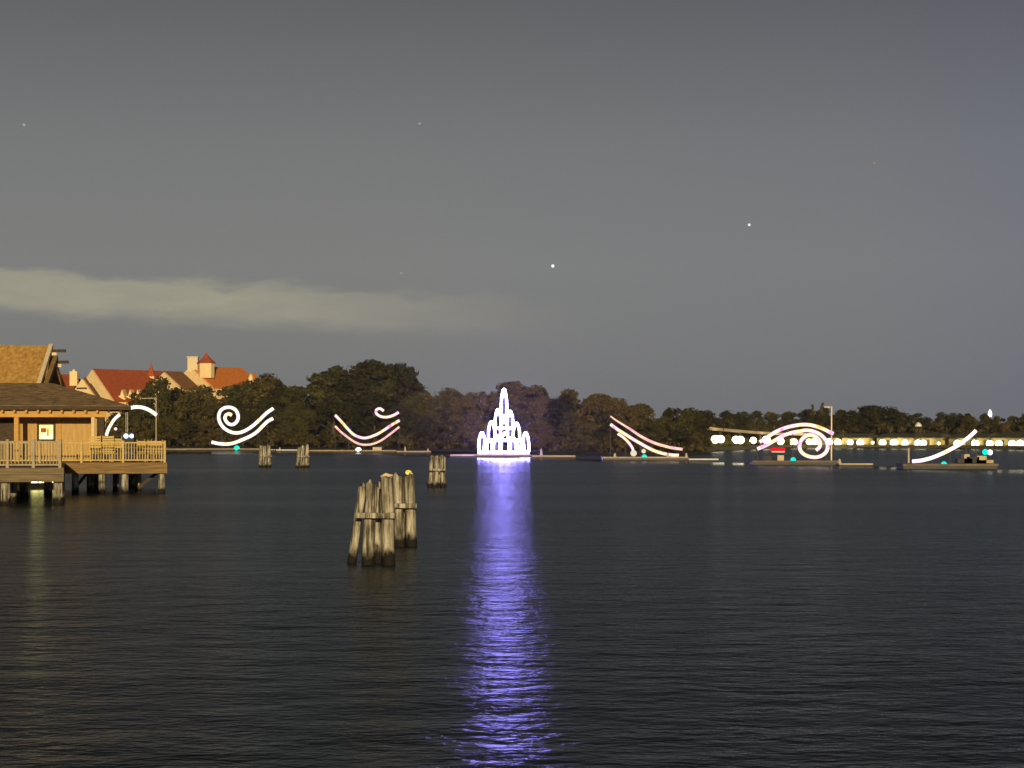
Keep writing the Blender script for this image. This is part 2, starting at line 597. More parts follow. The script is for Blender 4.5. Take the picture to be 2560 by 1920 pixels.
def height_for(u, v, Y):
    return (HV - v) / F * Y + CAMZ - 0.3


# trees one can tell apart
lab = {
    'dome': 'tallest dark tree of the wood, broad dome above the smile light',
}
for u, v, dY, w, sh, ti, la in [
    (833, 912, 30, 14, 'tall', 0, 'dark squarish tall tree standing apart left of the great dome tree'),
    (898, 922, 34, 15, 'round', 0, 'dark left shoulder tree of the tall dome clump'),
    (945, 903, 30, 21, 'round', 0, 'tallest dark tree of the wood, a broad dome'),
    (985, 912, 36, 15, 'ragged', 0, 'dark tree leaning on the right of the tallest dome'),
    (1016, 924, 28, 13, 'tall', 0, 'dark narrow tree ending the tall clump on its right'),
    (1296, 957, 26, 16, 'ragged', 2, 'brownish tree whose crown rises just behind the violet tower top'),
    (660, 941, 30, 18, 'round', 1, 'olive rounded tree just right of the orange roof end'),
    (396, 948, 20, 12, 'round', 3, 'green round tree standing between the two red roofed hotels'),
    (2031, 1006, 40, 8, 'conifer', 2, 'left one of two spiky thin treetops beside the pale mast'),
    (2056, 1002, 40, 8, 'conifer', 2, 'right one of two spiky thin treetops beside the pale mast'),
    (2185, 1016, 42, 20, 'round', 0, 'broad dark tree topping the mound right of the pale mast'),
]:
    Y = shore(u) + dY
    tree(u, Y, height_for(u, v, Y), w * 1.35, sh, ti, la)

# the rest of the wood, row by row
for rowword, dY, step, hf in (('at the back ', 38, 62, (0.93, 1.0)), ('', 22, 64, (0.70, 0.93)), ('low by the water ', 9, 60, (0.40, 0.68))):
    u = 300 if dY < 30 else 365
    while u < 2720:
        uu = u + R.uniform(-14, 14)
        u += step * R.uniform(0.8, 1.2) * (0.66 if u > 1690 else 1)
        if 1745 < uu < 2800 and dY < 30:
            if dY < 15:
                continue                         # the lamp quay runs here
        Y = shore(uu) + dY + R.uniform(-4, 4)
        if 1745 < uu:
            Y += 14
        H = height_for(uu, interp(SKY_LINE, uu), Y) * R.uniform(*hf)
        sh = R.choices(['round', 'ragged', 'tall'], [5, 4, 2])[0]
        if 1440 < uu < 1860:
            sh = R.choice(['round', 'ragged'])
        ti = R.choices([0, 1, 2, 3], [2, 4, 3, 2] if 1050 < uu < 1640 else ([4, 3, 1, 4] if uu < 1050 else [7, 1, 0.5, 4]))[0]
        tree(uu, Y, H, max(8.5 if uu > 1690 else 7.0, H) * R.uniform(0.95, 1.3) * (1.2 if sh == 'tall' else 1), sh, ti, None, rowword)


def make_undergrowth():
    mb = MB()
    rnd = random.Random(11)
    u = 250
    while u < 2760:
        u += 4.2 * rnd.uniform(0.6, 1.4)
        for _ in range(4):
            quay = 1750 < u
            dY = rnd.uniform(20, 60) if quay else rnd.uniform(1.5, 44)
            Y = shore(u) + dY
            top = height_for(u, interp(SKY_LINE, u), Y)
            z = rnd.uniform(0.4, 1.6) + min(1, dY / 38) * rnd.random() * top * 0.62
            clump(mb, Vector((X_at(u, Y), Y, z)), rnd.uniform(0.8, 1.6), 26, rnd.uniform(0.26, 0.42), rnd)
    o = mb.build('undergrowth', M['leaf'])
    o.color = (0.085, 0.069, 0.023, 1)
    kind(o, 'stuff')
    o['label'], o['category'] = 'dense dark bushes filling the wood along the far shore', 'undergrowth'


make_undergrowth()


# ------------------------------------------------------------------ far hotels with red roofs
def gable_block(root, u, v, half, hpx, ridge_px, Y, theta, roofm, wallz=0.3, windows=False):
    """gabled block seen from a corner: gable end towards the camera's left, ridge running back to the right"""
    k = Y / F
    th = math.radians(theta)
    e = Vector((math.cos(th), -math.sin(th), 0))
    d = Vector((math.sin(th), math.cos(th), 0))
    A = P(u, v, Y)
    w = half * k / math.cos(th)
    L = ridge_px * k / math.sin(th)
    ez = A.z - hpx * k
    Lp, Rp = A - e * w, A + e * w
    Lp.z = Rp.z = ez
    # walls: pentagon extruded along the ridge
    pts = [Vector((Lp.x, Lp.y, wallz)), Vector((Rp.x, Rp.y, wallz)), Rp, A, Lp]
    q = [p.copy() for p in pts]
    q[2].z -= 0.0
    vs = q + [p + d * L for p in q]
    MB().add(vs, [(0, 1, 2, 3, 4), (9, 8, 7, 6, 5), (0, 5, 6, 1), (1, 6, 7, 2), (2, 7, 8, 3), (3, 8, 9, 4), (4, 9, 5, 0)]).build('wall', M['stucco'], root)
    r = MB()
    up = Vector((0, 0, 0.45))
    for a, b in ((Rp, A), (A, Lp)):
        s = (a - b) if a is Rp else (b - a)
        ext = s.normalized() * 0.8
        lo = (Rp if a is Rp else Lp) + ext + up
        hi = A + up
        if a is Rp:
            quad = [lo + d * 0.7, lo + d * (L + .5), hi + d * (L + .5), hi + d * 0.7]
        else:
            quad = [hi + d * 0.7, hi + d * (L + .5), lo + d * (L + .5), lo + d * 0.7]
        r.slab(quad, 0.4)
    roof = r.build('roof', roofm, root)
    return A, e, d, L, w, roof


def turret(root, roof, u, vtop, vb, vbase, half, Y, mat, octo=True):
    k = Y / F
    c = P(u, vb, Y)
    r = half * k
    n = 8
    zb = P(u, vbase, Y).z
    ztop = P(u, vtop, Y).z
    mw = MB()
    mw.tube([(c.x, c.y, zb), (c.x, c.y, c.z)], r * 0.95, n)
    t = mw.build('turret', M['stucco'], root)
    cone = MB()
    cone.tube([(c.x, c.y, c.z + 0.02), (c.x, c.y, c.z + (ztop - c.z) * 0.42), (c.x, c.y, ztop - 0.5), (c.x, c.y, ztop + 0.2)], [r * 1.2, r * 0.55, 0.14, 0.05], n)
    cone.build('turret_roof', mat, t)


YH = 640.0
h1 = thing('hotel', 'cream gabled hotel with deep red roof, behind the deck pavilion', 'hotel', (X_at(250, YH), YH, 0.3))
A, e, d, L, w, roof1 = gable_block(h1, 229, 925, 64, 78, 150, YH, 42, M['red_roof'])
A2, e2, d2, L2, w2, _ = gable_block(h1, 205, 947, 33, 42, 5, YH - 14, 24, M['brown_roof'])
gable_block(h1, 118, 938, 36, 42, 60, YH + 10, 50, M['red_roof'])
mbb = MB()
p0 = P(178, 972, YH - 17)
p1 = P(224, 972, YH - 17)
gs = MB()
q0, q1 = A2 - e2 * 2.0 - d2 * 0.12, A2 + e2 * 2.0 - d2 * 0.12
q0.z = q1.z = A2.z - 3.1
gs.bar(q0, q1, 0.2, 0.5)
gs.build('gable_louver', M['dark_wood'], h1)
c = P(185, 942, YH)
MB().box(c.x - 1.25, c.x + 1.25, YH - 1, YH + 1.2, c.z - 3, c.z + 1.8).build('chimney', M['stucco'], roof1)
MB().box(c.x - 0.4, c.x + 0.4, YH - 0.4, YH + 0.4, c.z + 1.81, c.z + 2.4).build('chimney_pot', M['stucco'], roof1)
turret(h1, roof1, 132, 924, 938, 960, 10, YH, M['red_roof'])
turret(h1, roof1, 378, 906, 941, 985, 11, YH + 16, M['red_roof'])
for ud in (305, 325, 344):                               # three small spiky dormers low on the red slope
    cd = P(ud, 990, YH - 4)
    f0 = Vector((cd.x - 0.85, cd.y, cd.z - 0.5))
    f1 = Vector((cd.x + 0.85, cd.y, cd.z - 0.5))
    ap = Vector((cd.x, cd.y, cd.z + 2.2))
    bk = Vector((0.6, 3.2, 0))
    dm = MB().add([f0, f1, ap, f0 + bk, f1 + bk, ap + bk], [(0, 1, 2), (3, 5, 4), (0, 3, 4, 1), (1, 4, 5, 2), (2, 5, 3, 0)]).build('dormer', M['stucco'], h1)
    MB().bar((cd.x - 1.1, cd.y - .3, cd.z - 0.1), (cd.x + 1.2, cd.y - .3, cd.z - 1.1), 0.4, 0.55).build('dormer_gutter', M['stucco'], dm)

h2 = thing('hotel', 'cream hotel with orange roof, pointed turret and chimney above the trees', 'hotel', (X_at(520, YH), YH, 0.3))
A, e, d, L, w, roof2 = gable_block(h2, 474, 918, 62, 52, 110, YH, 40, M['orange_roof'])
gable_block(h2, 409, 931, 52, 42, 36, YH - 12, 40, M['brown_roof'])
gable_block(h2, 556, 936, 26, 30, 74, YH + 12, 62, M['orange_roof'])
turret(h2, roof2, 516, 880, 908, 945, 21, YH - 2, M['red_roof'])
c = P(482, 894, YH)
MB().box(c.x - 1.7, c.x + 1.7, YH - 0.5, YH + 2, c.z - 5, c.z).build('chimney', M['cream'], roof2)
MB().box(c.x - 1.95, c.x + 1.95, YH - 0.8, YH + 2.3, c.z + 0.003, c.z + 0.35).build('chimney_cap', M['cream'], roof2)
c = P(627, 938, YH + 8)
MB().tube([(c.x, c.y, c.z - 3), (c.x, c.y, c.z - 0.6), (c.x, c.y, c.z + 0.6)], [0.9, 0.9, 0.05], 6).build('finial', M['stucco'], h2)

# ------------------------------------------------------------------ left: deck, pavilion and thatched longhouse
ANG = math.radians(13)
E = Vector((math.cos(ANG), math.sin(ANG), 0))
D = Vector((-math.sin(ANG), math.cos(ANG), 0))
C1 = Vector((X_at(157, 84), 84, 0))
C2 = Vector((X_at(416, 101), 101, 0))
DZ = 1.65


def loc(c, a, b, z=0):
    p = c + E * a + D * b
    return Vector((p.x, p.y, z))


def Q(u, v, b, c=C2):
    """point seen at pixel (u, v) on the vertical plane b metres behind the deck's front edge"""
    r = Vector(((u - CX) / F, 1, -(v - HV) / F))
    t = (b + c.dot(D)) / r.dot(D)
    return r * t + Vector((0, 0, CAMZ))


def uu_to_a(u, b, c=C2):
    return (Q(u, HV, b, c) - c).dot(E)


deck = thing('timber_deck', 'raised timber deck on piles over the water at the left', 'deck', (C2.x - 4, C2.y + 3, 0))
pl = lambda c, a0, a1, b0, b1: [tuple(loc(c, a, b)[:2]) for a, b in ((a0, b0), (a1, b0), (a1, b1), (a0, b1))]
MB().prism(pl(C2, -26, 0, 0.12, 17), 1.45, DZ).build('deck_floor', M['tan_wood'], deck)
b1 = (C2 - C1).dot(D)
MB().prism(pl(C1, -14, 0, 0.12, b1 - 0.1), 1.45, DZ - 0.004).build('deck_floor', M['grey_wood'], deck)
fa = MB()
for z0, z1 in ((1.36, 1.63), (1.07, 1.35)):
    fa.prism(pl(C2, -26, 0.04, 0, 0.1), z0, z1)
    fa.prism(pl(C2, -0.06, 0.04, 0.1, 17), z0, z1)
fa.build('fascia', M['tan_wood'], deck)
fb = MB()
for z0, z1 in ((1.34, 1.64), (1.02, 1.33)):
    fb.prism(pl(C1, -14, 0.04, 0, 0.1), z0, z1)
    fb.prism(pl(C1, -0.06, 0.04, 0.1, b1 - 0.1), z0, z1)
fb.build('fascia', M['grey_wood'], deck)
for u, b in ((188, 0.5), (255, 0.5), (312, 0.6), (404, 0.5), (225, 5), (290, 5.5), (345, 5), (240, 10), (330, 10)):
    q = Q(u, HV, b)
    MB().tube([(q.x, q.y, -1.5), (q.x, q.y, 1.44)], [0.2, 0.18], 10).build('pile', M['pile'], deck, True)
for u, b in ((14, 0.6), (146, 0.6), (-60, 0.6), (30, 5), (150, 4.5), (-20, 7), (60, 12), (148, 9), (120, 14)):
    q = Q(u, HV, b, C1)
    MB().tube([(q.x, q.y, -1.5), (q.x, q.y, 1.44)], [0.24, 0.21], 10).build('pile', M['pile'], deck, True)
for cc, bb in ((C1, 3), (C1, 9), (C2, 3), (C2, 9)):
    MB().bar(loc(cc, -13, bb, 1.3), loc(cc, -0.3, bb, 1.3), 0.2, 0.28).build('joist', M['dark_wood'], deck)
# cross braces under the right deck
br = MB()
for u0, u1, b in ((312, 345, 2.5), (345, 404, 2.2), (188, 225, 2.8)):
    a, b_ = Q(u0, HV, b), Q(u1, HV, b)
    br.bar((a.x, a.y, 0.25), (b_.x, b_.y, 1.25), 0.08, 0.16)
br.build('brace', M['dark_wood'], deck)

# lit panel under the near deck, seen mostly through its reflection
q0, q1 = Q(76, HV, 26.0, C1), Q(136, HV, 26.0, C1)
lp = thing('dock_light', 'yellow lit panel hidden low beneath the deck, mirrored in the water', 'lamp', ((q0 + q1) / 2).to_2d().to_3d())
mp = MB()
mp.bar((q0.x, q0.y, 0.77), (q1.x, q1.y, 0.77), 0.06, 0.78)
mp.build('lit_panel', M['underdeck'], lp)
mp = MB()
for za, zb in ((1.18, 1.24), (0.30, 0.36)):
    mp.bar((q0.x, q0.y, (za + zb) / 2), (q1.x, q1.y, (za + zb) / 2), 0.12, zb - za)
for q in (q0, q1):
    mp.bar((q.x, q.y, 0.3), (q.x, q.y, 1.24), 0.12)
mp.bar((q1.x * .35 + q0.x * .65, q0.y - .1, 0.37), (q1.x * .5 + q0.x * .5, q0.y - .1, 1.17), 0.05)
mp.bar((q1.x * .55 + q0.x * .45, q0.y - .1, 0.37), (q1.x * .75 + q0.x * .25, q0.y - .1, 1.17), 0.05)
mp.build('panel_frame', M['black'], lp)


def railing(label, c, a0, a1, posts, h, mat, thick=0.10, pm=None):
    root = thing('deck_railing', label, 'railing', loc(c, (a0 + a1) / 2, 0.1, DZ), 'railings along the deck edge')
    MB().bar(loc(c, a0, 0.14, DZ + h - 0.04), loc(c, a1, 0.14, DZ + h - 0.04), 0.13, 0.07).build('top_rail', mat, root)
    MB().bar(loc(c, a0, 0.14, DZ + 0.12), loc(c, a1, 0.14, DZ + 0.12), 0.06, 0.07).build('bottom_rail', mat, root)
    for i, a in enumerate(posts):
        MB().bar(loc(c, a, 0.11, DZ - 0.3), loc(c, a, 0.11, DZ + h + 0.07), thick, thick).build('post', pm or mat, root)
    ps = sorted(set([a0] + list(posts) + [a1]))
    for p, q in zip(ps, ps[1:]):
        if q - p < 0.2:
            continue
        n = max(2, int((q - p) / 0.14))
        mb = MB()
        for i in range(1, n):
            a = p + (q - p) * i / n
            mb.bar(loc(c, a, 0.14, DZ + 0.157), loc(c, a, 0.14, DZ + h - 0.077), 0.04)
        mb.build('baluster_panel', mat, root)
    return root


pa = [uu_to_a(u, 0.1, C1) for u in (-46, 19, 84, 150)]
railing('pale grey railing along the nearer deck at the left edge', C1, -6, -0.05, [-5.9] + pa, 1.17, M['rail_grey'], 0.13)
pb = [uu_to_a(u, 0.1) for u in (100, 152, 204, 308, 412)]
railing('yellow-lit railing along the farther deck ending at its corner', C2, -9, -0.05, pb, 1.08, M['rail_lit'], 0.12)

# pavilion on the deck
pav = thing('deck_pavilion', 'timber pavilion with brown hipped roof standing on the deck', 'pavilion', loc(C2, -6, 7, DZ))
aw = uu_to_a(228, 6.0)
MB().prism(pl(C2, -26, aw, 6.0, 14), DZ + 0.003, 4.55).build('wall', M['wall_wood'], pav)
# corner trims and horizontal joints of the wall
tr_ = MB()
for u in (48, 150, 225):
    a = uu_to_a(u, 5.96)
    tr_.bar(loc(C2, a, 5.96, DZ + 0.01), loc(C2, a, 5.96, 4.5), 0.12, 0.05)
tr_.build('wall_trim', M['beam_wood'], pav)
a0, a1 = uu_to_a(-60, 5.9), uu_to_a(36, 5.9)
dr = MB().bar(loc(C2, (a0 + a1) / 2, 5.97, DZ + 0.02), loc(C2, (a0 + a1) / 2, 5.97, 4.0), a1 - a0, 0.05).build('door', M['dark_wood'], pav)
lou = MB()
for i in range(5):
    a = a0 + (a1 - a0) * (0.35 + 0.15 * i)
    lou.bar(loc(C2, a, 5.92, DZ + 0.05), loc(C2, a, 5.92, 3.95), 0.06, 0.04)
lou.build('door_slat', M['tan_wood'], dr)
# lit window
wl, wr = uu_to_a(98, 5.94), uu_to_a(133, 5.94)
zt, zb = Q(115, 1062, 5.94).z, Q(115, 1098, 5.94).z
wf = MB()
wf.bar(loc(C2, wl - .06, 5.93, zb - .1), loc(C2, wl - .06, 5.93, zt + .1), 0.1, 0.12)
wf.bar(loc(C2, wr + .06, 5.93, zb - .1), loc(C2, wr + .06, 5.93, zt + .1), 0.1, 0.12)
wf.bar(loc(C2, wl - .01, 5.93, zt + .05), loc(C2, wr + .01, 5.93, zt + .05), 0.12, 0.1)
wf.bar(loc(C2, wl - .01, 5.93, zb - .05), loc(C2, wr + .01, 5.93, zb - .05), 0.12, 0.1)
wf = wf.build('window', M['dark_wood'], pav)
MB().bar(loc(C2, wl, 5.97, (zt + zb) / 2), loc(C2, wr, 5.97, (zt + zb) / 2), 0.03, zt - zb).build('pane', M['window_white'], wf)
ww = wr - wl
zz = zt - zb
MB().bar(loc(C2, wl + ww * .12, 5.94, zb + zz * .62), loc(C2, wl + ww * .5, 5.94, zb + zz * .62), 0.03, zz * .3).build('picture', M['window_red'], wf)
MB().bar(loc(C2, wl + ww * .56, 5.94, zb + zz * .48), loc(C2, wl + ww * .68, 5.94, zb + zz * .48), 0.03, zz * .5).build('picture', M['beam_wood'], wf)
# porch posts and header beam
zc0, zc1 = 4.06, 4.46
ab = uu_to_a(266, 3.5)
MB().bar(loc(C2, -26, 3.5, (zc0 + zc1) / 2), loc(C2, ab, 3.5, (zc0 + zc1) / 2), 0.2, zc1 - zc0).build('header_beam', M['beam_wood'], pav)
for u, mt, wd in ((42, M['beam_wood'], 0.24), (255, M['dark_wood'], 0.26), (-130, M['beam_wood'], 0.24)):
    a = uu_to_a(u, 3.5)
    MB().bar(loc(C2, a, 3.5, DZ + 0.004), loc(C2, a, 3.5, zc0 - 0.003), wd).build('post', mt, pav)
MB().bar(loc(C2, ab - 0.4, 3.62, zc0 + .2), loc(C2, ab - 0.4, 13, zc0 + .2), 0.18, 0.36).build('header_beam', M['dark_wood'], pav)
# hipped roof
er = (P(325, 1013, 103.5) - C2).dot(E)
ez = 4.68
eb0, eb1 = 2.9, 15.5
rz = 6.05
ra = -5.9
rb = 9.2
FR, BR = loc(C2, er, eb0, ez), loc(C2, er, eb1, ez)
FL, BL = loc(C2, -27, eb0, ez), loc(C2, -27, eb1, ez)
RR, RL = loc(C2, ra, rb, rz), loc(C2, -27, rb, rz)
rf = MB()
rf.slab([FL, FR, RR, RL], 0.16)
rf.slab([FR, BR, RR], 0.16)
rf.slab([BR, BL, RL, RR], 0.16)
roofp = rf.build('roof', M['shingle'], pav)
ev = MB()
ev.bar(loc(C2, -27, eb0 - 0.03, ez - 0.13), loc(C2, er + 0.03, eb0 - 0.03, ez - 0.13), 0.05, 0.2)
ev.bar(loc(C2, er + 0.03, eb0, ez - 0.13), loc(C2, er + 0.03, eb1, ez - 0.13), 0.05, 0.2)
ev.build('eave_board', M['dark_wood'], roofp)
for i in range(16):                                     # rafter tails under the eave
    a = er - 0.5 - i * 0.62
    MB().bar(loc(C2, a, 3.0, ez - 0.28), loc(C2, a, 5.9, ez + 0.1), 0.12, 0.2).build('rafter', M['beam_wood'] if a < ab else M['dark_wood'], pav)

# furniture on the deck, behind the railing
def chair(label, u, b, rz_, hi=1.15, mt='chair'):
    q = Q(u, HV, b)
    root = thing('deck_chair', label, 'chair', (q.x, q.y, DZ), 'wooden chairs on the deck')
    root.rotation_euler.z = rz_
    def part(name, boxes):
        mb = MB()
        for bx in boxes:
            mb.box(*bx)
        o = bpy.data.objects.new(name, mb.mesh(name, M[mt]))
        COL.objects.link(o)
        o.parent = root
    part('seat', [(-.27, .27, -.27, .27, .42, .47)])
    part('backrest', [(-.27, .27, .22, .26, .5 + i * .13, .60 + i * .13) for i in range(int((hi - .5) / .13))] + [(-.30, -.27, .21, .27, .47, hi), (.27, .30, .21, .27, .47, hi)])
    for x, y in ((-.24, -.24), (.24, -.24), (-.24, .24), (.24, .24)):
        part('leg', [(x - .025, x + .025, y - .025, y + .025, .003, .419)])
    return root


def table(label, u, b):
    q = Q(u, HV, b)
    root = thing('deck_table', label, 'table', (q.x, q.y, DZ), 'dark tables on the deck')
    for name, mb in (('tabletop', MB().tube([(0, 0, .71), (0, 0, .75)], .45, 20)), ('pedestal', MB().tube([(0, 0, .04), (0, 0, .709)], .05, 10)), ('foot', MB().tube([(0, 0, .003), (0, 0, .039)], .28, 16))):
        o = bpy.data.objects.new(name, mb.mesh(name, M['dark_wood']))
        COL.objects.link(o)
        o.parent = root


chair('tall yellow chair back just left of the dark pavilion post', 238, 3.0, math.pi + ANG, 1.42)
chair('yellow wooden chair seen just right of the dark pavilion post', 270, 2.6, math.pi + ANG, 1.42)
chair('yellow wooden chair beside the first dark table on the deck', 288, 2.9, math.pi + ANG + .2, 1.40)
chair('left one of the wide pair of yellow chairs near the deck corner', 356, 2.2, math.pi + ANG, 1.2)
chair('middle yellow chair in the row near the deck corner', 374, 2.2, math.pi + ANG, 1.2)
chair('right one of the yellow chairs at the deck corner', 393, 2.2, math.pi + ANG - .1, 1.2)
table('round dark table between the post and the railing middle', 298, 1.4)
table('round dark table in front of the corner chairs', 336, 1.3)

# thatched longhouse behind
lh = thing('thatched_longhouse', 'tall tan thatched longhouse with flared gable rising behind the pavilion', 'longhouse', (X_at(40, 134), 134, 0.5))
YT = 132.0
TR = P(126, 864, YT)
TL = P(-260, 858, YT)
BRp = P(92, 975, YT - 4.5)
BLp = P(-260, 975, YT - 4.5)
off = Vector((0, 9.0, 0))
BRb, BLb = BRp + off, BLp + off
rt = MB()
rt.slab([BLp, BRp, TR, TL], 0.45)
rt.slab([TR, BRb, BLb, TL], 0.45)
rt.build('roof', M['thatch'], lh)
MB().add([BLp + Vector((0, .9, -.6)), BRp + Vector((-.6, .9, -.6)), BRb + Vector((-.6, -.9, -.6)), BLb + Vector((0, -.9, -.6)),
          Vector((BLp.x, BLp.y + .9, .5)), Vector((BRp.x - .6, BRp.y + .9, .5)), Vector((BRb.x - .6, BRb.y - .9, .5)), Vector((BLb.x, BLb.y - .9, .5))],
         [(3, 2, 1, 0), (4, 5, 6, 7), (0, 1, 5, 4), (1, 2, 6, 5), (2, 3, 7, 6), (3, 0, 4, 7)]).build('wall', M['wall_wood'], lh)
MB().bar(P(128, 864, YT - .2), P(94, 972, YT - 4.8), 0.28, 0.28).build('bargeboard', M['cream'], lh)
MB().bar(P(140, 893, YT - .6), P(113, 968, YT - 4.4), 0.3, 0.3).build('bargeboard', M['tan_wood'], lh)
MB().bar(P(128, 866, YT + .3), P(113, 968, YT - 3.6), 0.1, 0.5).build('gable_infill', M['thatch'], lh)
for u0, u1, v, tail in ((118, 164, 877, 8), (130, 171, 905, 9)):
    bm_ = MB().bar(P(u0, v, YT - .5), P(u1, v, YT - .5), 0.22, 0.2).build('purlin', M['dark_wood'], lh)
    MB().bar(P(u0 + 9, v + tail, YT - .6), P(u0 + 24, v + tail, YT - .6), 0.12, 0.2).build('purlin_bracket', M['cream'], bm_)

# ------------------------------------------------------------------ timber dolphins in the water
def dolphin(label, Y, piles, walers, group='timber mooring dolphins'):
    """piles: (base u, top u, top v, dY, radius px, kind of top); walers: (u0, u1, v)"""
    um = sum(p[0] for p in piles) / len(piles)
    root = thing('mooring_dolphin', label, 'dolphin', (X_at(um, Y), Y, 0), group)
    rnd = random.Random(int(um))
    for bu, tu, tv, dY, rp in piles:
        yb = Y + dY
        r = rp * Y / F
        t = P(tu, tv, yb)
        base = Vector((X_at(bu, yb), yb, 0))
        dirv = (base - t) / t.z
        low = base + dirv * 1.5
        pts, rad = [], []
        prof = [1 + rnd.uniform(-.12, .05) for _ in range(22)]
        n = 9
        for i in range(n + 1):
            k = i / n
            p = low.lerp(t, k)
            p.x += rnd.uniform(-.012, .012)
            p.y += rnd.uniform(-.012, .012)
            pts.append(p)
            rad.append(r * (1.06 - 0.1 * k + rnd.uniform(-.03, .03)))
        # weathered top: last ring pulled in and uneven
        pts.append(t + Vector((rnd.uniform(-.02, .02), 0, 0.012)))
        rad.append(r * 0.90)
        MB().tube(pts, rad, 22, True, 0.02, rnd, prof).build('pile', M['pile'], root, True)
    for u0, u1, v, dY, hp in walers:
        yb = Y + dY
        k = yb / F
        MB().bar(P(u0, v, yb), P(u1, v + (u1 - u0) * 0.01, yb), 0.16, hp * k).build('waler', M['pile'], root)
    return root


D1 = dolphin('nearest timber dolphin of leaning weathered piles joined by a cross beam', 44.8,
        [(880, 906, 1216, 0.55, 11), (919, 930, 1210, 0.05, 15), (945, 941, 1222, 0.75, 11), (973, 968, 1196, 0.0, 16.5), (958, 955, 1207, 1.0, 12)],
        [(889, 990, 1288, -0.40, 13)])
D2 = dolphin('timber dolphin close behind the nearest one, carrying the yellow lantern', 52.3,
        [(1000, 995, 1190, 0.0, 13.5), (1030, 1022, 1189, 0.1, 14), (986, 982, 1193, 0.7, 11), (1018, 1012, 1192, 0.9, 9)],
        [(984, 1042, 1264, -0.42, 11)])
dolphin('timber dolphin of three piles left of the violet reflection', 113,
        [(1074, 1081, 1142, 0.3, 7), (1087, 1091, 1140, -0.2, 8), (1109, 1107, 1141, 0.1, 7.5), (1098, 1099, 1144, 1.2, 6)],
        [(1074, 1113, 1174, -0.75, 5)])
dolphin('slim timber dolphin far out nearest the deck corner', 187,
        [(651, 653, 1114, 0.2, 4.5), (662, 661, 1116, 0.0, 5), (674, 672, 1113, 0.2, 5), (667, 666, 1117, 1.2, 4)],
        [(648, 680, 1140, -0.45, 3)])
dolphin('slim timber dolphin far out with one taller pile, under the smile light', 184,
        [(743, 748, 1118, 0.2, 4.5), (755, 757, 1116, 0.0, 5), (769, 767, 1113, 0.2, 5), (762, 761, 1119, 1.2, 4)],
        [(743, 774, 1141, -0.45, 3)])

# yellow lantern on top of the second dolphin
q = P(1022, 1189, 52.4)
ln = thing('marker_lantern', 'small glowing yellow and white lantern on top of a pile', 'lantern', (q.x, q.y, q.z + 0.02))
mb = MB().ball((q.x - .01, q.y, q.z + 0.085), 0.088, 14, 8, 0.75)
mb.build('lens', M['yellow_light'], ln, True)
MB().tube([(q.x + .012, q.y - .02, q.z + 0.036), (q.x + .016, q.y - .02, q.z + 0.078)], [0.075, 0.095], 14).build('lantern_base', M['pale_light'], ln, True)

# a split length of pale timber lying on the piles of the nearest dolphin
q = P(968, 1194, 44.8)
sp = MB()
sp.tube([(q.x - .14, q.y - .05, q.z + .02), (q.x - .02, q.y - .08, q.z + .075), (q.x + .05, q.y - .1, q.z + .05), (q.x + .13, q.y - .05, q.z + .06)], [.035, .05, .035, .03], 8, True, .2, random.Random(3))
tag(sp.build('driftwood', M['cream'], None, True), 'pale lump of wood lying across the top of the nearest dolphin', 'driftwood')


# ------------------------------------------------------------------ floating light displays
def zmap(kx, ox, oy):
    return lambda pts: [(ox + x / kx, oy + y / kx) for x, y in pts]


z1, z2, z4, z5 = zmap(3.457, 0, 820), zmap(3.16, 400, 860), zmap(3.95, 1450, 980), zmap(3.95, 2000, 980)


def barge(name, label, Y, u0, u1, group='barges carrying light displays', hull_h=0.42, depth=3.4, deckm='deck_metal'):
    x0, x1 = X_at(u0, Y), X_at(u1, Y)
    root = thing(name, label, 'barge', ((x0 + x1) / 2, Y, 0), group)
    MB().box(x0, x1, Y - depth / 2, Y + depth / 2, -0.3, hull_h * 0.6).build('hull', M['hull'], root)
    MB().box(x0 - .1, x1 + .1, Y - depth / 2 - .1, Y + depth / 2 + .1, hull_h * 0.6 + .003, hull_h).build('deck', M[deckm], root)
    return root


def tube_part(root, name, pts, Y, rpx, mat, sub=6, taper=None, dy=0.0):
    p3 = [P(u, v, Y + dy) for u, v in pts]
    s = spline(p3, sub)
    r = rpx * 0.9 * Y / F if 'violet' not in mat.name else rpx * Y / F
    rad = r if taper is None else [r * (taper + (1 - taper) * min(1, i / (len(s) * 0.5))) for i in range(len(s))]
    return MB().tube(s, rad, 9).build(name, mat, root, True)


def struts(root, pts, Y, z0, every=2, r=0.05):
    mb = MB()
    for u, v in pts[::every]:
        p = P(u, v, Y + 0.5)
        if p.z > z0 + .4:
            mb.bar((p.x, p.y, z0 + .004), (p.x, p.y, p.z), r * 2)
    if mb.v:
        mb.build('support_frame', M['black'], root)


def lamp_part(root, u, v, Y, rpx, mat, name='signal_light', z0=0.45, dy=-1.2):
    p = P(u, v, Y + dy)
    mb = MB().ball(p, rpx * Y / F, 12, 8)
    o = mb.build(name, mat, root, True)
    if p.z - rpx * Y / F > z0 + .1:
        MB().tube([(p.x, p.y, z0 + .003), (p.x, p.y, p.z - rpx * Y / F * .9)], 0.06, 6).build('lamp_post', M['black'], o)
    return o


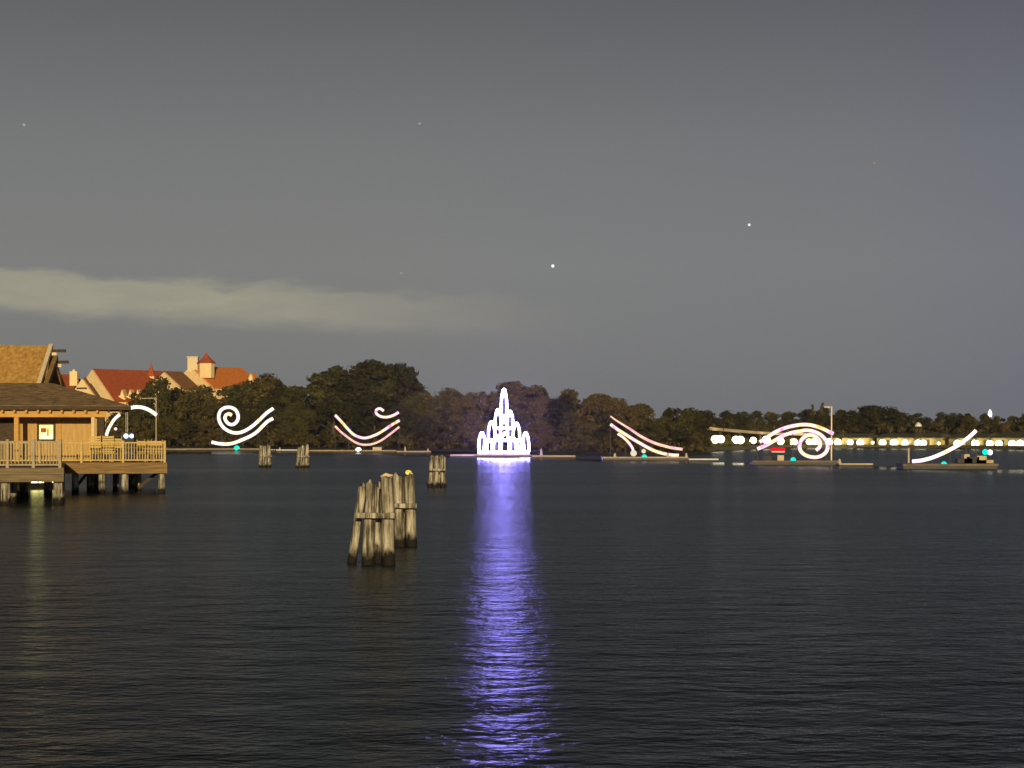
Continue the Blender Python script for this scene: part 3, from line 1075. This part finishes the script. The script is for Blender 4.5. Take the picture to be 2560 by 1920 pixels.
# 0: two arcs behind the pavilion
Y0 = 455.0
g = barge('display_barge', 'barge with two white light arcs half hidden behind the pavilion', Y0, 240, 420)
tube_part(g, 'light_arc', z1([(918, 930), (935, 880), (960, 832), (992, 785), (1035, 748)]), Y0, 4.2, M['tube_white'])
tube_part(g, 'light_arc', z1([(1130, 690), (1180, 683), (1240, 690), (1300, 715), (1352, 752)]), Y0, 5.0, M['tube_white'])
mb = MB()
a = P(389, 994, Y0)
mb.tube([(a.x, Y0 + .6, .45), (a.x, Y0 + .6, a.z)], 0.12, 8)
b = P(354, 996, Y0)
mb.tube([(a.x - .1, Y0 + .6, a.z - .1), (b.x, Y0 + .6, b.z)], 0.11, 8)
mb.build('mast', M['pale_steel'], g)
mb = MB()
for uu_ in (314, 318):
    a = P(uu_, 1030, Y0)
    mb.tube([(a.x, Y0 + .4, .45), (a.x, Y0 + .4, a.z)], 0.09, 6)
mb.build('mast', M['pale_steel'], g)
c = P(321, 1090, Y0)
MB().box(c.x - 1.5, c.x + 1.5, Y0 - 1.0, Y0 + 0.6, 0.43, c.z + 0.85).build('lamp_housing', M['black'], g)
lamp_part(g, 315, 1090, Y0, 6, M['blue_light'], dy=-1.3)
lamp_part(g, 329, 1090, Y0, 5, M['white_light'], dy=-1.3)
lamp_part(g, 289, 1072, Y0, 4, M['tube_pink'])

# 1: big scroll with a long swash
Y1 = 421.0
g = barge('display_barge', 'barge with a big spiral scroll and long swash of white light', Y1, 470, 660)
sc = z2([(895, 508), (840, 547), (790, 595), (740, 640), (690, 675), (640, 697), (590, 702), (540, 686), (495, 652), (468, 605), (465, 560),
         (483, 522), (520, 502), (560, 502), (595, 520), (615, 555), (615, 595), (593, 627), (560, 636), (530, 620), (513, 588), (522, 562), (545, 552), (566, 563)])
tube_part(g, 'light_scroll', sc, Y1, 4.6, M['tube_white'])
sw = z2([(408, 775), (470, 788), (540, 790), (600, 777), (660, 752), (720, 725), (770, 690), (810, 650), (850, 612), (893, 588)])
tube_part(g, 'light_curve', sw, Y1, 4.6, M['tube_white'])
struts(g, sw[2:], Y1, .42)
struts(g, sc[2:12], Y1, .42, 3)
lamp_part(g, 592, 1121, Y1, 7.5, M['green_light'])

# floats between the barges
def float_(label, Y, u0, u1, mat='deck_metal', h=0.34, posts=()):
    x0, x1 = X_at(u0, Y), X_at(u1, Y)
    root = thing('pontoon', label, 'pontoon', ((x0 + x1) / 2, Y, 0), 'low pontoons towed between the barges')
    MB().box(x0, x1, Y - 1.0, Y + 1.0, -.2, h * .45).build('hull', M['hull'], root)
    MB().box(x0, x1, Y - 1.05, Y + 1.05, h * .45 + .003, h).build('deck', M[mat], root)
    for up, hp in posts:
        x = X_at(up, Y)
        MB().tube([(x, Y - .4, h + .002), (x, Y - .4, h + hp * .7), (x, Y - .4, h + hp)], [.22, .14, .03], 6).build('bollard', M['pale_steel'], root)
    return root


float_('low pale pontoon trailing left of the scroll barge', 428, 418, 468)
float_('low pontoon between the scroll barge and the bright pontoon', 412, 662, 690)
float_('brightly lit cream pontoon seen between the two far dolphins', 400, 692, 748, 'white_paint', posts=((700, .5),))
float_('long low pontoon left of the smile barge', 385, 762, 830, posts=((856, .1),))
float_('long low pontoon right of the smile barge with small posts', 360, 992, 1078, posts=((1013, .9), (1070, .5)))

# 2: smile with a little hook
Y2 = 371.0
g = barge('display_barge', 'barge with two smile shaped light curves and a small hook', Y2, 832, 990)
up_ = z2([(1383, 562), (1430, 610), (1480, 667), (1530, 715), (1590, 740), (1640, 740), (1710, 715), (1770, 680), (1830, 640), (1893, 603)])
lo_ = z2([(1383, 648), (1430, 695), (1490, 742), (1550, 780), (1610, 796), (1680, 790), (1750, 760), (1820, 710), (1890, 655)])
hk = z2([(1767, 528), (1738, 510), (1710, 520), (1710, 550), (1745, 573), (1790, 578), (1840, 565), (1886, 540)])
tube_part(g, 'light_curve', up_, Y2, 3.7, M['tube_pink'])
tube_part(g, 'light_curve', lo_, Y2, 2.9, M['tube_coral'])
tube_part(g, 'light_hook', hk, Y2, 3.7, M['tube_pink'])
struts(g, lo_, Y2, .42)
lamp_part(g, 896, 1126, Y2, 7.5, M['white_light'])
c = P(944, 1120, Y2)
MB().box(c.x - .9, c.x + .8, Y2 - .6, Y2 + .6, .43, 1.0).build('deck_box', M['pale_steel'], g)

# 3: violet tower of light (plain stepped stack of bright bars)
Y3 = 281.0
g = barge('display_barge', 'barge with a tall tapering tower of dazzling violet white light loops', Y3, 1186, 1326)
loops = [(0, 7, 1040, 973), (-15, 7, 1070, 1024), (15, 7, 1070, 1028), (-31, 8, 1100, 1054), (0, 9, 1098, 1050), (31, 8, 1100, 1058),
         (-55, 8, 1129, 1082), (-37, 7, 1129, 1098), (-18, 8, 1129, 1088), (3, 10, 1129, 1082), (22, 7, 1129, 1092), (39, 7, 1129, 1100), (54, 8, 1129, 1082),
         (-46, 4, 1129, 1108), (46, 4, 1129, 1106)]
for cu, w_, vb, vt in loops:
    w0 = w_ * .92
    tube_part(g, 'light_loop', [(1260 + cu - w_, vb), (1260 + cu - w0, vb + (vt - vb) * .55), (1260 + cu - w_ * .45, vb + (vt - vb) * .9), (1260 + cu, vt),
                                (1260 + cu + w_ * .45, vb + (vt - vb) * .9), (1260 + cu + w0, vb + (vt - vb) * .55), (1260 + cu + w_, vb)], Y3, 2.7, M['tube_violet'], 4)
for v, a, b in ((1131, -65, 63), (1101, -42, 41), (1071, -24, 24), (1041, -9, 9)):
    tube_part(g, 'light_bar', [(1260 + a, v), (1260 + b, v)], Y3, 3.0, M['tube_violet'], 3, dy=-.3)
tube_part(g, 'light_bar', [(1288, 1129), (1298, 1129)], Y3, 4.4, M['tube_magenta'], 3, dy=-.9)
mb = MB()
for cu, w_, vb, vt in loops[::2]:
    p = P(1260 + cu, vt + 5, Y3 + .6)
    mb.bar((p.x, p.y, .424), (p.x, p.y, p.z), .12)
mb.build('support_frame', M['black'], g)
float_('pinkish low pontoon left of the violet tower barge', 288, 1126, 1184)
float_('long low pontoon right of the violet tower with a pale bollard', 274, 1330, 1438, posts=((1353, 1.0),))

# 4: falling curves
Y4 = 247.0
g = barge('display_barge', 'barge with two falling pink light curves and a short stalk', Y4, 1506, 1716)
ca = z4([(300, 238), (350, 275), (420, 320), (500, 370), (580, 425), (660, 470), (740, 505), (820, 530), (900, 550), (1012, 566)])
cb = z4([(300, 318), (370, 370), (450, 420), (530, 470), (600, 510), (680, 555), (760, 590), (840, 612), (900, 622), (975, 625)])
cs = z4([(372, 412), (430, 450), (480, 500), (515, 550), (530, 600)])
tube_part(g, 'light_curve', ca, Y4, 3.9, M['tube_coral'], 6, 0.45)
tube_part(g, 'light_curve', cb, Y4, 4.3, M['tube_pink'])
tube_part(g, 'light_stalk', cs, Y4, 3.6, M['tube_pink'])
lamp_part(g, 1584, 1133, Y4, 8, M['pale_light'], 'light_bud')
struts(g, cb, Y4, .42)
lamp_part(g, 1609, 1128, Y4, 5.5, M['pale_light'])
lamp_part(g, 1611, 1143, Y4, 7, M['green_light'])
for uq in (1536, 1668, 1714):
    c = P(uq, 1140, Y4)
    MB().tube([(c.x, Y4 - 1, .425), (c.x, Y4 - 1, .9)], [.2, .1], 6).build('bollard', M['pale_steel'], g)
float_('thin pale pontoon right of the falling curves barge', 240, 1720, 1794, 'white_paint', .26)

# 5: rising arch with a spiral
Y5 = 208.0
g = barge('display_barge', 'barge with a rising double arch and open spiral of pink light', Y5, 1878, 2090, deckm='dark_deck')
oa = z4([(1775, 495), (1860, 440), (1950, 385), (2060, 345), (2172, 325)]) + z5([(80, 324), (160, 340), (230, 365), (290, 395), (330, 412)])
ob = z4([(1752, 562), (1830, 530), (1920, 480), (2010, 430), (2100, 400), (2190, 385)]) + z5([(60, 378), (130, 388), (200, 420), (250, 470), (274, 530), (258, 590),
     (210, 630), (150, 644), (80, 634), (22, 600), (-4, 550), (6, 490), (42, 445), (100, 425), (160, 445), (195, 490), (195, 540), (160, 575)])
tube_part(g, 'light_arch', oa, Y5, 5.0, M['tube_pink'])
tube_part(g, 'light_spiral', ob, Y5, 5.0, M['tube_pink'])
struts(g, ob[0:6] + ob[11:14], Y5, .42)
c = P(2081, 1016, Y5)
b = P(2063, 1017, Y5)
ms = MB()
ms.bar((c.x, Y5 + .7, .43), (c.x + .03, Y5 + .7, c.z), .13)
ms.bar((c.x - .1, Y5 + .7, c.z - .06), (b.x, Y5 + .7, b.z - .02), .12)
ms.build('mast', M['cream'], g)
lamp_part(g, 1983, 1150, Y5, 6.8, M['green_light'])
c = P(1943, 1124, Y5)
bx = MB().box(c.x - .75, c.x + .75, Y5 - .9, Y5 - .2, c.z - .16, c.z + .2).build('red_sign', M['red_light'], g)
MB().box(c.x - .7, c.x + .7, Y5 - .95, Y5 - .2, c.z - .30, c.z - .165).build('sign_sill', M['white_paint'], bx)
MB().bar((c.x, Y5 - .5, .43), (c.x, Y5 - .5, c.z - .31), .14).build('sign_post', M['black'], bx)
c = P(1948, 1142, Y5)
MB().box(c.x - .35, c.x + .35, Y5 - 1.2, Y5 - .92, .43, 1.0).build('deck_box', M['pale_steel'], g)
c = P(1918, 1143, Y5)
MB().box(c.x - .4, c.x + .4, Y5 - .5, Y5 + .4, .43, .95).build('deck_box', M['black'], g)
float_('thin pale pontoon right of the spiral barge with one bollard', 200, 2094, 2178, 'pale_steel', .22, posts=((2097, .5),))

# 6: last rising curve
Y6 = 181.0
g = barge('display_barge', 'nearest barge with one long rising curve of light, at the right', Y6, 2250, 2482, hull_h=.46, deckm='dark_deck')
cr_ = z5([(1110, 685), (1200, 676), (1300, 650), (1400, 610), (1480, 570), (1570, 520), (1640, 468), (1700, 418), (1737, 380)])
tube_part(g, 'light_curve', cr_, Y6, 5.2, M['tube_white'])
struts(g, cr_, Y6, .5)
lamp_part(g, 2360, 1161, Y6, 7.5, M['green_light'])
lamp_part(g, 2463, 1130, Y6, 7.5, M['green_light'], dy=.6)
lamp_part(g, 2475, 1131, Y6, 6.5, M['white_light'], dy=.2)
for uq, w_, h_, m_ in ((2410, .7, .45, 'black'), (2430, .6, .6, 'black'), (2452, .45, .7, 'pale_steel'), (2460, .8, .3, 'deck_metal'), (2415, .25, .85, 'pale_steel')):
    c = P(uq, 1150, Y6)
    MB().box(c.x - w_, c.x + w_, Y6 - .4, Y6 + .8, .504, .504 + h_).build('deck_box', M[m_], g)
c = P(2276, 1120, Y6)
MB().tube([(c.x, Y6 + .8, .504), (c.x, Y6 + .8, c.z)], .09, 6).build('mast', M['pale_steel'], g)

# ------------------------------------------------------------------ right shore: lamp row, pavilions, beam, beacon
def quay_pt(u, back=2.0):
    Y = shore(u) + back
    return X_at(u, Y), Y


qa = MB()
us = list(range(1765, 2760, 25))
for u, u2 in zip(us, us[1:]):
    x0, y0 = quay_pt(u, .4)
    x1, y1 = quay_pt(u2, .4)
    x2, y2 = quay_pt(u2, 9)
    x3, y3 = quay_pt(u, 9)
    o = len(qa.v)
    qa.add([(x0, y0, -.2), (x1, y1, -.2), (x1, y1, .95), (x0, y0, .95), (x2, y2, .95), (x3, y3, .95)], [(0, 1, 2, 3), (3, 2, 4, 5)])
tag(qa.build('quay_wall', M['quay'], None), 'low dark quay under the row of white lamps on the right shore', 'quay')

lamp_px = [z4([(x, y)])[0] for x, y in ((1335, 468), (1388, 466), (1540, 472), (1585, 474), (1710, 478), (1840, 472), (1980, 486), (2110, 492))] + \
          [z5([(x, y)])[0] for x, y in ((90, 492), (145, 492), (290, 495), (375, 498), (495, 496), (595, 500), (718, 500), (815, 502), (930, 502), (1035, 505), (1165, 508), (1217, 510),
                                        (1370, 508), (1555, 512), (1730, 515), (1875, 518), (1965, 520), (2095, 522), (2175, 520), (2290, 524), (2400, 526))]
ORD = ['first', 'second', 'third', 'fourth', 'fifth', 'sixth', 'seventh', 'eighth', 'ninth', 'tenth', 'eleventh', 'twelfth', 'thirteenth', 'fourteenth', 'fifteenth',
       'sixteenth', 'seventeenth', 'eighteenth', 'nineteenth', 'twentieth', 'twenty-first', 'twenty-second', 'twenty-third', 'twenty-fourth', 'twenty-fifth',
       'twenty-sixth', 'twenty-seventh', 'twenty-eighth', 'twenty-ninth']
lproto = None
for i, (u, v) in enumerate(lamp_px):
    Yl = shore(u) + 3.0
    p = P(u, v, Yl)
    small = i in (14, 20)
    zl = max(p.z, 1.35)
    label = f'{"small dim" if small else "bright"} white globe lamp, {ORD[i]} from the left in the shore row'
    if lproto is None:
        root = thing('globe_lamp', label, 'lamp', (0, 0, 0), 'white lamps along the right shore')
        parts = [MB().tube([(0, 0, -2.0), (0, 0, -.7)], .09, 8).build('post', M['black'], root), MB().ball((0, 0, 0), .92, 14, 9, .95).build('globe', M['globe'], root, True),
                 MB().tube([(0, 0, .80), (0, 0, .95)], [.2, .05], 10).build('finial', M['black'], root)]
        lproto = (root, parts)
    else:
        root = lproto[0].copy()
        COL.objects.link(root)
        for q in lproto[1]:
            o = q.copy()
            COL.objects.link(o)
            o.parent = root
        root['label'] = label
    root.location = (p.x, p.y, zl)
    s = .42 if small else R.uniform(.85, 1.12)
    root.scale = (s, s, s)

# long low pavilions behind the lamps
WORDS = ['behind the scroll of the arch barge', 'right of the pale mast', 'above the gap between the last two barges', 'left of the last rising light', 'behind the last rising light', 'at the right edge of the picture']
for (u0, u1), wd in zip(((2000, 2095), (2105, 2172), (2192, 2285), (2290, 2352), (2372, 2470), (2478, 2640)), WORDS):
    a0, a1 = quay_pt(u0, 6), quay_pt(u1, 6)
    root = thing('shore_pavilion', 'low yellow lit pavilion behind the lamps, ' + wd, 'pavilion', ((a0[0] + a1[0]) / 2, (a0[1] + a1[1]) / 2, .95), 'low pavilions behind the lamp row')
    ax, bx_ = Vector((*a0, 0)), Vector((*a1, 0))
    dv = (bx_ - ax).normalized()
    nv = Vector((-dv.y, dv.x, 0))
    zt_ = 2.75
    MB().prism([tuple(p[:2]) for p in (ax, bx_, bx_ + nv * 5, ax + nv * 5)], .953, zt_).build('wall', M['yellow_wall'], root)
    r0, r1 = ax - dv * .5 - nv * .9, bx_ + dv * .5 - nv * .9
    MB().add([(r0.x, r0.y, zt_ + .01), (r1.x, r1.y, zt_ + .01), *[(p.x, p.y, zt_ + .01) for p in (r1 + nv * 6.6, r0 + nv * 6.6)],
              *[(p.x, p.y, zt_ + 1.1) for p in (r0 + nv * 3.3 + dv * 1.5, r1 + nv * 3.3 - dv * 1.5)]],
             [(0, 1, 5, 4), (2, 3, 4, 5), (1, 2, 5), (3, 0, 4), (3, 2, 1, 0)]).build('roof', M['pavilion_roof'], root)
    nn = int((bx_ - ax).length / 2.6)
    for k in range(nn):
        p = ax + dv * ((k + .5) * (bx_ - ax).length / nn)
        MB().bar((p.x - dv.x * .45, p.y - dv.y * .45 - .02, 1.6), (p.x + dv.x * .45, p.y + dv.y * .45 - .02, 1.6), .05, 1.25).build('doorway', M['dark_wood'] if k % 2 else M['pale_steel'], root)

hd = MB()
rh = random.Random(5)
uh = 1782
while uh < 2095:
    x, y = quay_pt(uh, 6 + rh.uniform(-1, 1.2))
    hgt = 1.1 + .8 * rh.random()
    clump(hd, Vector((x, y, .95 + hgt * .55)), hgt * .75, 70, .2, rh)
    uh += 7
ho = hd.build('hedge', M['leaf'])
ho.color = (0.13, 0.125, 0.03, 1)
tag(ho, 'yellowish green hedge lit by the leftmost lamps of the shore row', 'hedge')

# pale beam on pillars behind the arch barge
bmr = thing('track_beam', 'pale slanting beam on pillars above the leftmost shore lamps', 'beam', (X_at(1850, 455), 455, .6))
pb_ = [P(1762, 1070, 398), P(1800, 1074, 412), P(1850, 1078, 440), P(1900, 1082, 474), P(1960, 1085, 496), P(2040, 1086, 516)]
bb = MB()
s = spline(pb_, 4)
for a, b in zip(s, s[1:]):
    bb.bar(a, b, .7, .62)
bb.build('girder', M['cream'], bmr)
for p in pb_:
    MB().tube([(p.x, p.y, .4), (p.x, p.y, p.z - .32)], .16, 8).build('pillar', M['quay'], bmr)

c = P(2475, 1034, 540)
bc = thing('beacon_mast', 'thin mast with a white beacon above the trees on the right', 'beacon', (c.x, c.y, .6))
MB().tube([(c.x, c.y, .6), (c.x, c.y, c.z - .6)], [.2, .1], 8).build('mast', M['pale_steel'], bc)
MB().tube([(c.x, c.y, c.z - .9), (c.x, c.y, c.z), (c.x, c.y, c.z + .6), (c.x, c.y, c.z + 1.1)], [.45, .55, .35, .1], 10).build('lantern', M['white_light'], bc, True)

c = P(2296, 1066, 484)
gz = thing('garden_kiosk', 'small pale domed kiosk roof among the dark trees', 'kiosk', (c.x, c.y, .6))
MB().tube([(c.x, c.y, c.z), (c.x, c.y, c.z + .7), (c.x, c.y, c.z + 1.1)], [.95, .6, .05], 10).build('roof', M['white_paint'], gz, True)
for k in range(6):
    an = k * math.pi / 3
    MB().tube([(c.x + .75 * math.cos(an), c.y + .75 * math.sin(an), .6), (c.x + .75 * math.cos(an), c.y + .75 * math.sin(an), c.z)], .06, 6).build('post', M['dark_wood'], gz)

# ------------------------------------------------------------------ thin scattering volume added for a glow around the lights
hm, hnt, hout = new_mat('glow_haze')
hv = hnt.nodes.new('ShaderNodeVolumePrincipled')
hv.inputs['Color'].default_value = (0.9, 0.9, 0.92, 1)
hv.inputs['Density'].default_value = 0.00014
hv.inputs['Anisotropy'].default_value = 0.9
hnt.links.new(hv.outputs[0], hout.inputs['Volume'])
kind(MB().box(-900, 900, -20, 1000, -1.5, 26).build('glow_volume', hm), 'stuff')

# ------------------------------------------------------------------ stars
for u, v, r, m, la in ((1382, 665, 4.2, 'star', 'brightest white star, above and right of the violet tower'),
                       (1873, 562, 3.3, 'star', 'second bright white star, high on the right above the arch light'),
                       (1049, 309, 2.8, 'star_dim', 'faint star high in the middle of the sky'),
                       (60, 312, 3.6, 'star_dim', 'faint star near the upper left edge of the sky'),
                       (1003, 683, 2.6, 'star_dim', 'very faint star left of the brightest one, near the cloud end'),
                       (2186, 408, 2.6, 'star_orange', 'faint orange star in the upper right of the sky')):
    p = P(u, v, 9000)
    tag(MB().ball(p, r / F * 9000, 10, 7).build('star', M[m], None, True), la, 'star')

# ------------------------------------------------------------------ sky, sun, camera
SUN_DIR = Vector((-0.075, 1.0, -0.13)).normalized()        # direction the light travels
sun = bpy.data.lights.new('sun', 'SUN')
sun.energy = 3.9
sun.angle = math.radians(0.6)
sun.color = (1.0, 0.79, 0.47)
so = bpy.data.objects.new('sun', sun)
so.rotation_euler = SUN_DIR.to_track_quat('-Z', 'Y').to_euler()
COL.objects.link(so)

W = bpy.data.worlds.new('World')
S.world = W
W.use_nodes = True
nt = W.node_tree
for n in list(nt.nodes):
    nt.nodes.remove(n)
out = nt.nodes.new('ShaderNodeOutputWorld')
bg = nt.nodes.new('ShaderNodeBackground')
tc = nt.nodes.new('ShaderNodeTexCoord')
sx = nt.nodes.new('ShaderNodeSeparateXYZ')
nt.links.new(tc.outputs['Generated'], sx.inputs[0])
dx, dyy, dz = sx.outputs
ay = mathn(nt, 'MAXIMUM', dyy, 0.05)
az = mathn(nt, 'DIVIDE', dx, ay)          # tangent of the bearing
el = mathn(nt, 'DIVIDE', dz, mathn(nt, 'MAXIMUM', mathn(nt, 'SQRT', mathn(nt, 'ADD', mathn(nt, 'MULTIPLY', dx, dx), mathn(nt, 'MULTIPLY', dyy, dyy))), 0.02))
base = ramp(nt, mathn(nt, 'MULTIPLY', el, 1.0, True), [(0.0, (0.180, 0.184, 0.190)), (0.045, (0.200, 0.201, 0.198)), (0.09, (0.210, 0.213, 0.208)), (0.15, (0.184, 0.189, 0.192)),
                                                       (0.23, (0.122, 0.124, 0.132)), (0.45, (0.07, 0.072, 0.080)), (1.0, (0.035, 0.037, 0.045))])
# bluer and a little darker towards the right
mrx = nt.nodes.new('ShaderNodeMapRange')
mrx.inputs['From Min'].default_value = -0.05
mrx.inputs['From Max'].default_value = 0.29
nt.links.new(az, mrx.inputs['Value'])
tint = ramp(nt, mrx.outputs[0], [(0.0, (1.0, 1.0, 0.985)), (0.7, (0.94, 0.945, 1.0)), (1.0, (0.86, 0.87, 1.02))])
mul = nt.nodes.new('ShaderNodeMix')
mul.data_type = 'RGBA'
mul.blend_type = 'MULTIPLY'
mul.inputs['Factor'].default_value = 1.0
nt.links.new(base, mul.inputs['A'])
nt.links.new(tint, mul.inputs['B'])
# one long low cloud bank on the left
cmb = nt.nodes.new('ShaderNodeCombineXYZ')
nt.links.new(mathn(nt, 'MULTIPLY', az, 13.0), cmb.inputs[0])
nt.links.new(mathn(nt, 'MULTIPLY', el, 52.0), cmb.inputs[1])
nz = nt.nodes.new('ShaderNodeTexNoise')
nz.inputs['Scale'].default_value = 2.2
nz.inputs['Detail'].default_value = 8
nz.inputs['Roughness'].default_value = 0.56
nt.links.new(cmb.outputs[0], nz.inputs['Vector'])
nf = mathn(nt, 'SUBTRACT', nz.outputs['Fac'], 0.5)


def maprange(x, a, b, smooth=True):
    m = nt.nodes.new('ShaderNodeMapRange')
    m.interpolation_type = 'SMOOTHSTEP' if smooth else 'LINEAR'
    m.inputs['From Min'].default_value = a
    m.inputs['From Max'].default_value = b
    nt.links.new(x, m.inputs['Value'])
    return m.outputs[0]


ce = mathn(nt, 'ADD', el, mathn(nt, 'MULTIPLY', mathn(nt, 'ADD', az, 0.268), 0.045))
ce_t = mathn(nt, 'ADD', ce, mathn(nt, 'MULTIPLY', nf, 0.020))
ce_b = mathn(nt, 'ADD', ce, mathn(nt, 'MULTIPLY', nf, 0.010))
top_m = mathn(nt, 'SUBTRACT', 1.0, maprange(ce_t, 0.080, 0.088))
bot_m = maprange(ce_b, 0.060, 0.071)
fade = mathn(nt, 'SUBTRACT', 1.0, maprange(az, -0.19, 0.06))
cm = mathn(nt, 'MULTIPLY', mathn(nt, 'MULTIPLY', top_m, bot_m), fade)
cm = mathn(nt, 'MULTIPLY', cm, mathn(nt, 'ADD', mathn(nt, 'MULTIPLY', nf, 0.6), 0.62), True)
cl = nt.nodes.new('ShaderNodeMix')
cl.data_type = 'RGBA'
nt.links.new(cm, cl.inputs['Factor'])
nt.links.new(mul.outputs['Result'], cl.inputs['A'])
cl.inputs['B'].default_value = (0.42, 0.385, 0.275, 1)
nt.links.new(cl.outputs['Result'], bg.inputs['Color'])
bg.inputs['Strength'].default_value = 1.0
# the last of the daylight
sky = nt.nodes.new('ShaderNodeTexSky')
sky.sky_type = 'NISHITA'
sky.sun_disc = False
sky.sun_elevation = math.radians(-4)
sky.sun_rotation = math.radians(197)
bg2 = nt.nodes.new('ShaderNodeBackground')
bg2.inputs['Strength'].default_value = 0.05
nt.links.new(sky.outputs[0], bg2.inputs['Color'])
ad = nt.nodes.new('ShaderNodeAddShader')
nt.links.new(bg.outputs[0], ad.inputs[0])
nt.links.new(bg2.outputs[0], ad.inputs[1])
nt.links.new(ad.outputs[0], out.inputs[0])

cam = bpy.data.cameras.new('camera')
cam.sensor_width = 36
cam.lens = 36 * F / 2560
cam.shift_y = (HV - 960) / 2560
cam.clip_start = 0.5
cam.clip_end = 20000
co = bpy.data.objects.new('camera', cam)
co.location = (0, 0, CAMZ)
co.rotation_euler = (math.radians(90), 0, 0)
COL.objects.link(co)
S.camera = co

S.view_settings.view_transform = 'Standard'
S.view_settings.look = 'None'
S.view_settings.exposure = 0
S.view_settings.gamma = 1
S.render.engine = 'CYCLES'
S.cycles.use_denoising = True
S.cycles.denoiser = 'OPENIMAGEDENOISE'
S.cycles.denoising_input_passes = 'RGB_ALBEDO_NORMAL'
S.cycles.use_light_tree = True
S.cycles.sample_clamp_indirect = 4
S.cycles.max_bounces = 6
